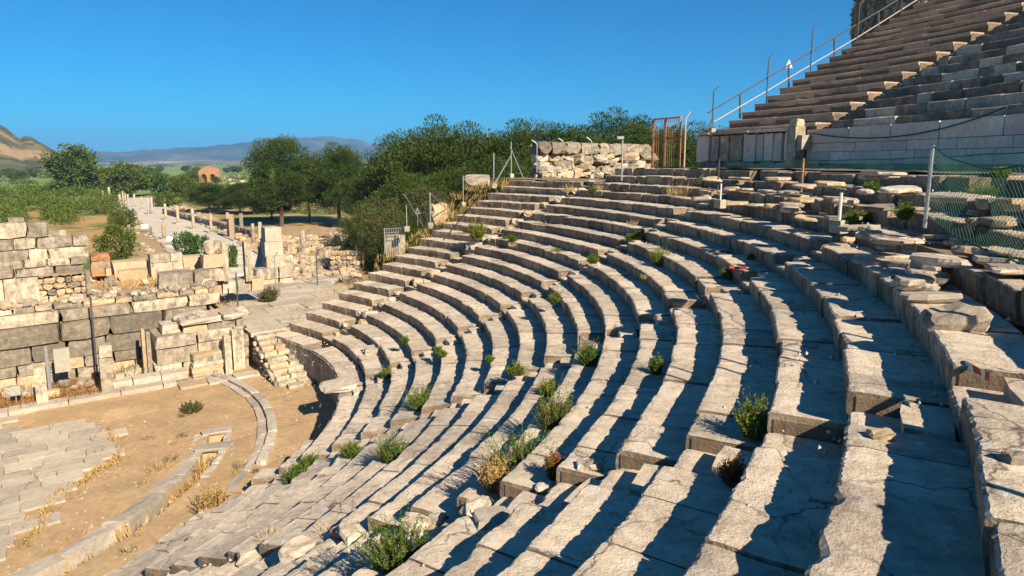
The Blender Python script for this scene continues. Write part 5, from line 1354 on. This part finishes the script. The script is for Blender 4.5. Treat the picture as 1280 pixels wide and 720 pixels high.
    def inarch(x, z):
        for cx_, hw in (a1, a2):
            if abs(x-cx_) < hw*.75 and z < .30 + .22*math.sqrt(max(0, 1-((x-cx_)/(hw*.75))**2)): return True
        return False
    mz = 30
    for i in range(n):
        x = (i+.5)/n; f = x*(len(prof)-1); q = int(f); top = prof[q]*(1-f+q)+prof[min(q+1, len(prof)-1)]*(f-q) + r2_.uniform(-.02, .02)
        z = 0
        for k in range(mz):
            z0, z1 = k/mz, (k+1)/mz
            if z0 > top: break
            if not inarch(x, (z0+z1)/2): b.box(p+Vector((x*W, 0, (z0+z1)/2*Hh)), W/n*1.01, dp, Hh/mz*1.01, 0)
    o = b.build('brick_shell', 'brick', t)
    b = MB(); b.box(p+Vector((W*.5, dp*.5+.4, .3*Hh)), W*.96, .6, .6*Hh); b.build('back_wall', 'brick', t)
    g = 'scattered ruins on the plain'
    for i in range(40):
        px, py = r.choice(((r.uniform(255, 320), r.uniform(222, 232)), (r.uniform(180, 470), r.uniform(224, 240)), (r.uniform(400, 470), r.uniform(290, 296)))); z = STREET if py < 260 else -4; q = atz(px, py, z); sz = r.uniform(1.5, 4)*mpp(q)
        tag(block('ruin_fragment', r.choice(['cream', 'tan', 'rubble']), 'rough', q+Vector((0, 0, sz*.3)), (sz*2, sz, sz), r.uniform(0, 3), None, r=r), 'small pale ruin fragment scattered on the far plain', 'ruin', g)
street()

# ------------------------------------------------------------------ hills
def hills():
    def ridge(name, pts, dist, depth, mat, amp, seed, nx=120, ny=26):
        b = MB(); x0, x1 = pts[0][0], pts[-1][0]
        def top(px):
            for (a, ya), (c, yc) in zip(pts, pts[1:]):
                if a <= px <= c: return ya + (yc-ya)*(px-a)/(c-a)
            return pts[-1][1]
        for i in range(nx+1):
            px = x0+(x1-x0)*i/nx; d = ray(px, HZ); d.z = 0; d.normalize()
            e = aty(px, top(px), dist*d.y).z - STREET
            for j in range(ny+1):
                f = j/ny; rr_ = dist - depth*(1-f)*.55 if f < 1 else dist
                rr_ = dist + depth*(f-.62); s = math.sin(math.pi*min(1, f/.62)/2)**1.35 if f <= .62 else math.cos(math.pi*(f-.62)/.38/2)
                p = d*rr_; fr = fbm(p.x/depth*5+seed, p.y/depth*5, 0, 6)
                fade = math.sin(math.pi*min(1, max(0, f)))
                z = STREET-1 + e*s*(1+amp*fr*fade*(1-.75*math.exp(-((f-.62)/.12)**2)))
                b.v.append((p.x, p.y, z))
        for i in range(nx):
            for j in range(ny): b.f.append((i*(ny+1)+j, (i+1)*(ny+1)+j, (i+1)*(ny+1)+j+1, i*(ny+1)+j+1))
        struct(b.build(name, mat, None, True))
    def hm(name, stops, sc, patch):
        m, nt, bs = mat_base(name, 1.0); g = nt.nodes.new('ShaderNodeNewGeometry'); n = tex(nt, g.outputs['Position'], sc, 9, .68)
        c = ramp(nt, n, stops); n2 = tex(nt, g.outputs['Position'], sc*5, 6, .7); c = mixc(nt, ramp(nt, n2, [(patch, (0, 0, 0)), (patch+.05, (.9,)*3)]), c, (.05, .065, .025))
        nt.links.new(c, bs.inputs['Base Color']); return m
    hA = hm('dry_hill', [(.40, (.06, .075, .03)), (.50, (.12, .11, .05)), (.56, (.30, .20, .10)), (.70, (.34, .26, .17))], .006, .52)
    hB = hm('far_mountain', [(.38, (.035, .055, .035)), (.52, (.075, .09, .055)), (.66, (.17, .15, .10))], .0016, .55)
    hC = hm('far_foothill', [(.40, (.12, .13, .07)), (.52, (.32, .26, .17)), (.64, (.42, .34, .24))], .003, .55)
    ridge('dry_hill', [(-160, 190), (-80, 150), (-30, 156), (4, 162), (14, 167), (28, 177), (34, 173), (46, 174), (58, 179), (70, 187), (82, 195), (94, 202), (110, 205)], 1300, 700, hA, .5, 3)
    ridge('foothills', [(60, 205), (130, 203), (200, 201.5), (260, 200), (330, 201), (420, 200), (500, 202), (700, 203), (1000, 205)], 4200, 1500, hC, .5, 9)
    ridge('mountains', [(-60, 200), (60, 194), (110, 190), (150, 191), (200, 188.5), (240, 187), (290, 182), (330, 181), (360, 175.5), (400, 173), (440, 177), (480, 180), (560, 178), (700, 182), (900, 190), (1100, 200)], 7200, 3000, hB, .8, 17, 200)
hills()

# ------------------------------------------------------------------ air
def haze():
    b = MB(); zt = 420; b.box((0, 2500, (zt-9)/2), 24000, 21500, zt+9)
    m = bpy.data.materials.new('haze'); m.use_nodes = True; nt = m.node_tree; nt.nodes.remove(nt.nodes['Principled BSDF'])
    v = nt.nodes.new('ShaderNodeVolumePrincipled'); v.inputs['Density'].default_value = 0.00011; v.inputs['Color'].default_value = (0.20, 0.50, 1.0, 1); v.inputs['Anisotropy'].default_value = 0.0
    nt.links.new(v.outputs[0], nt.nodes['Material Output'].inputs['Volume'])
    o = b.build('haze', m); o['kind'] = 'stuff'
haze()
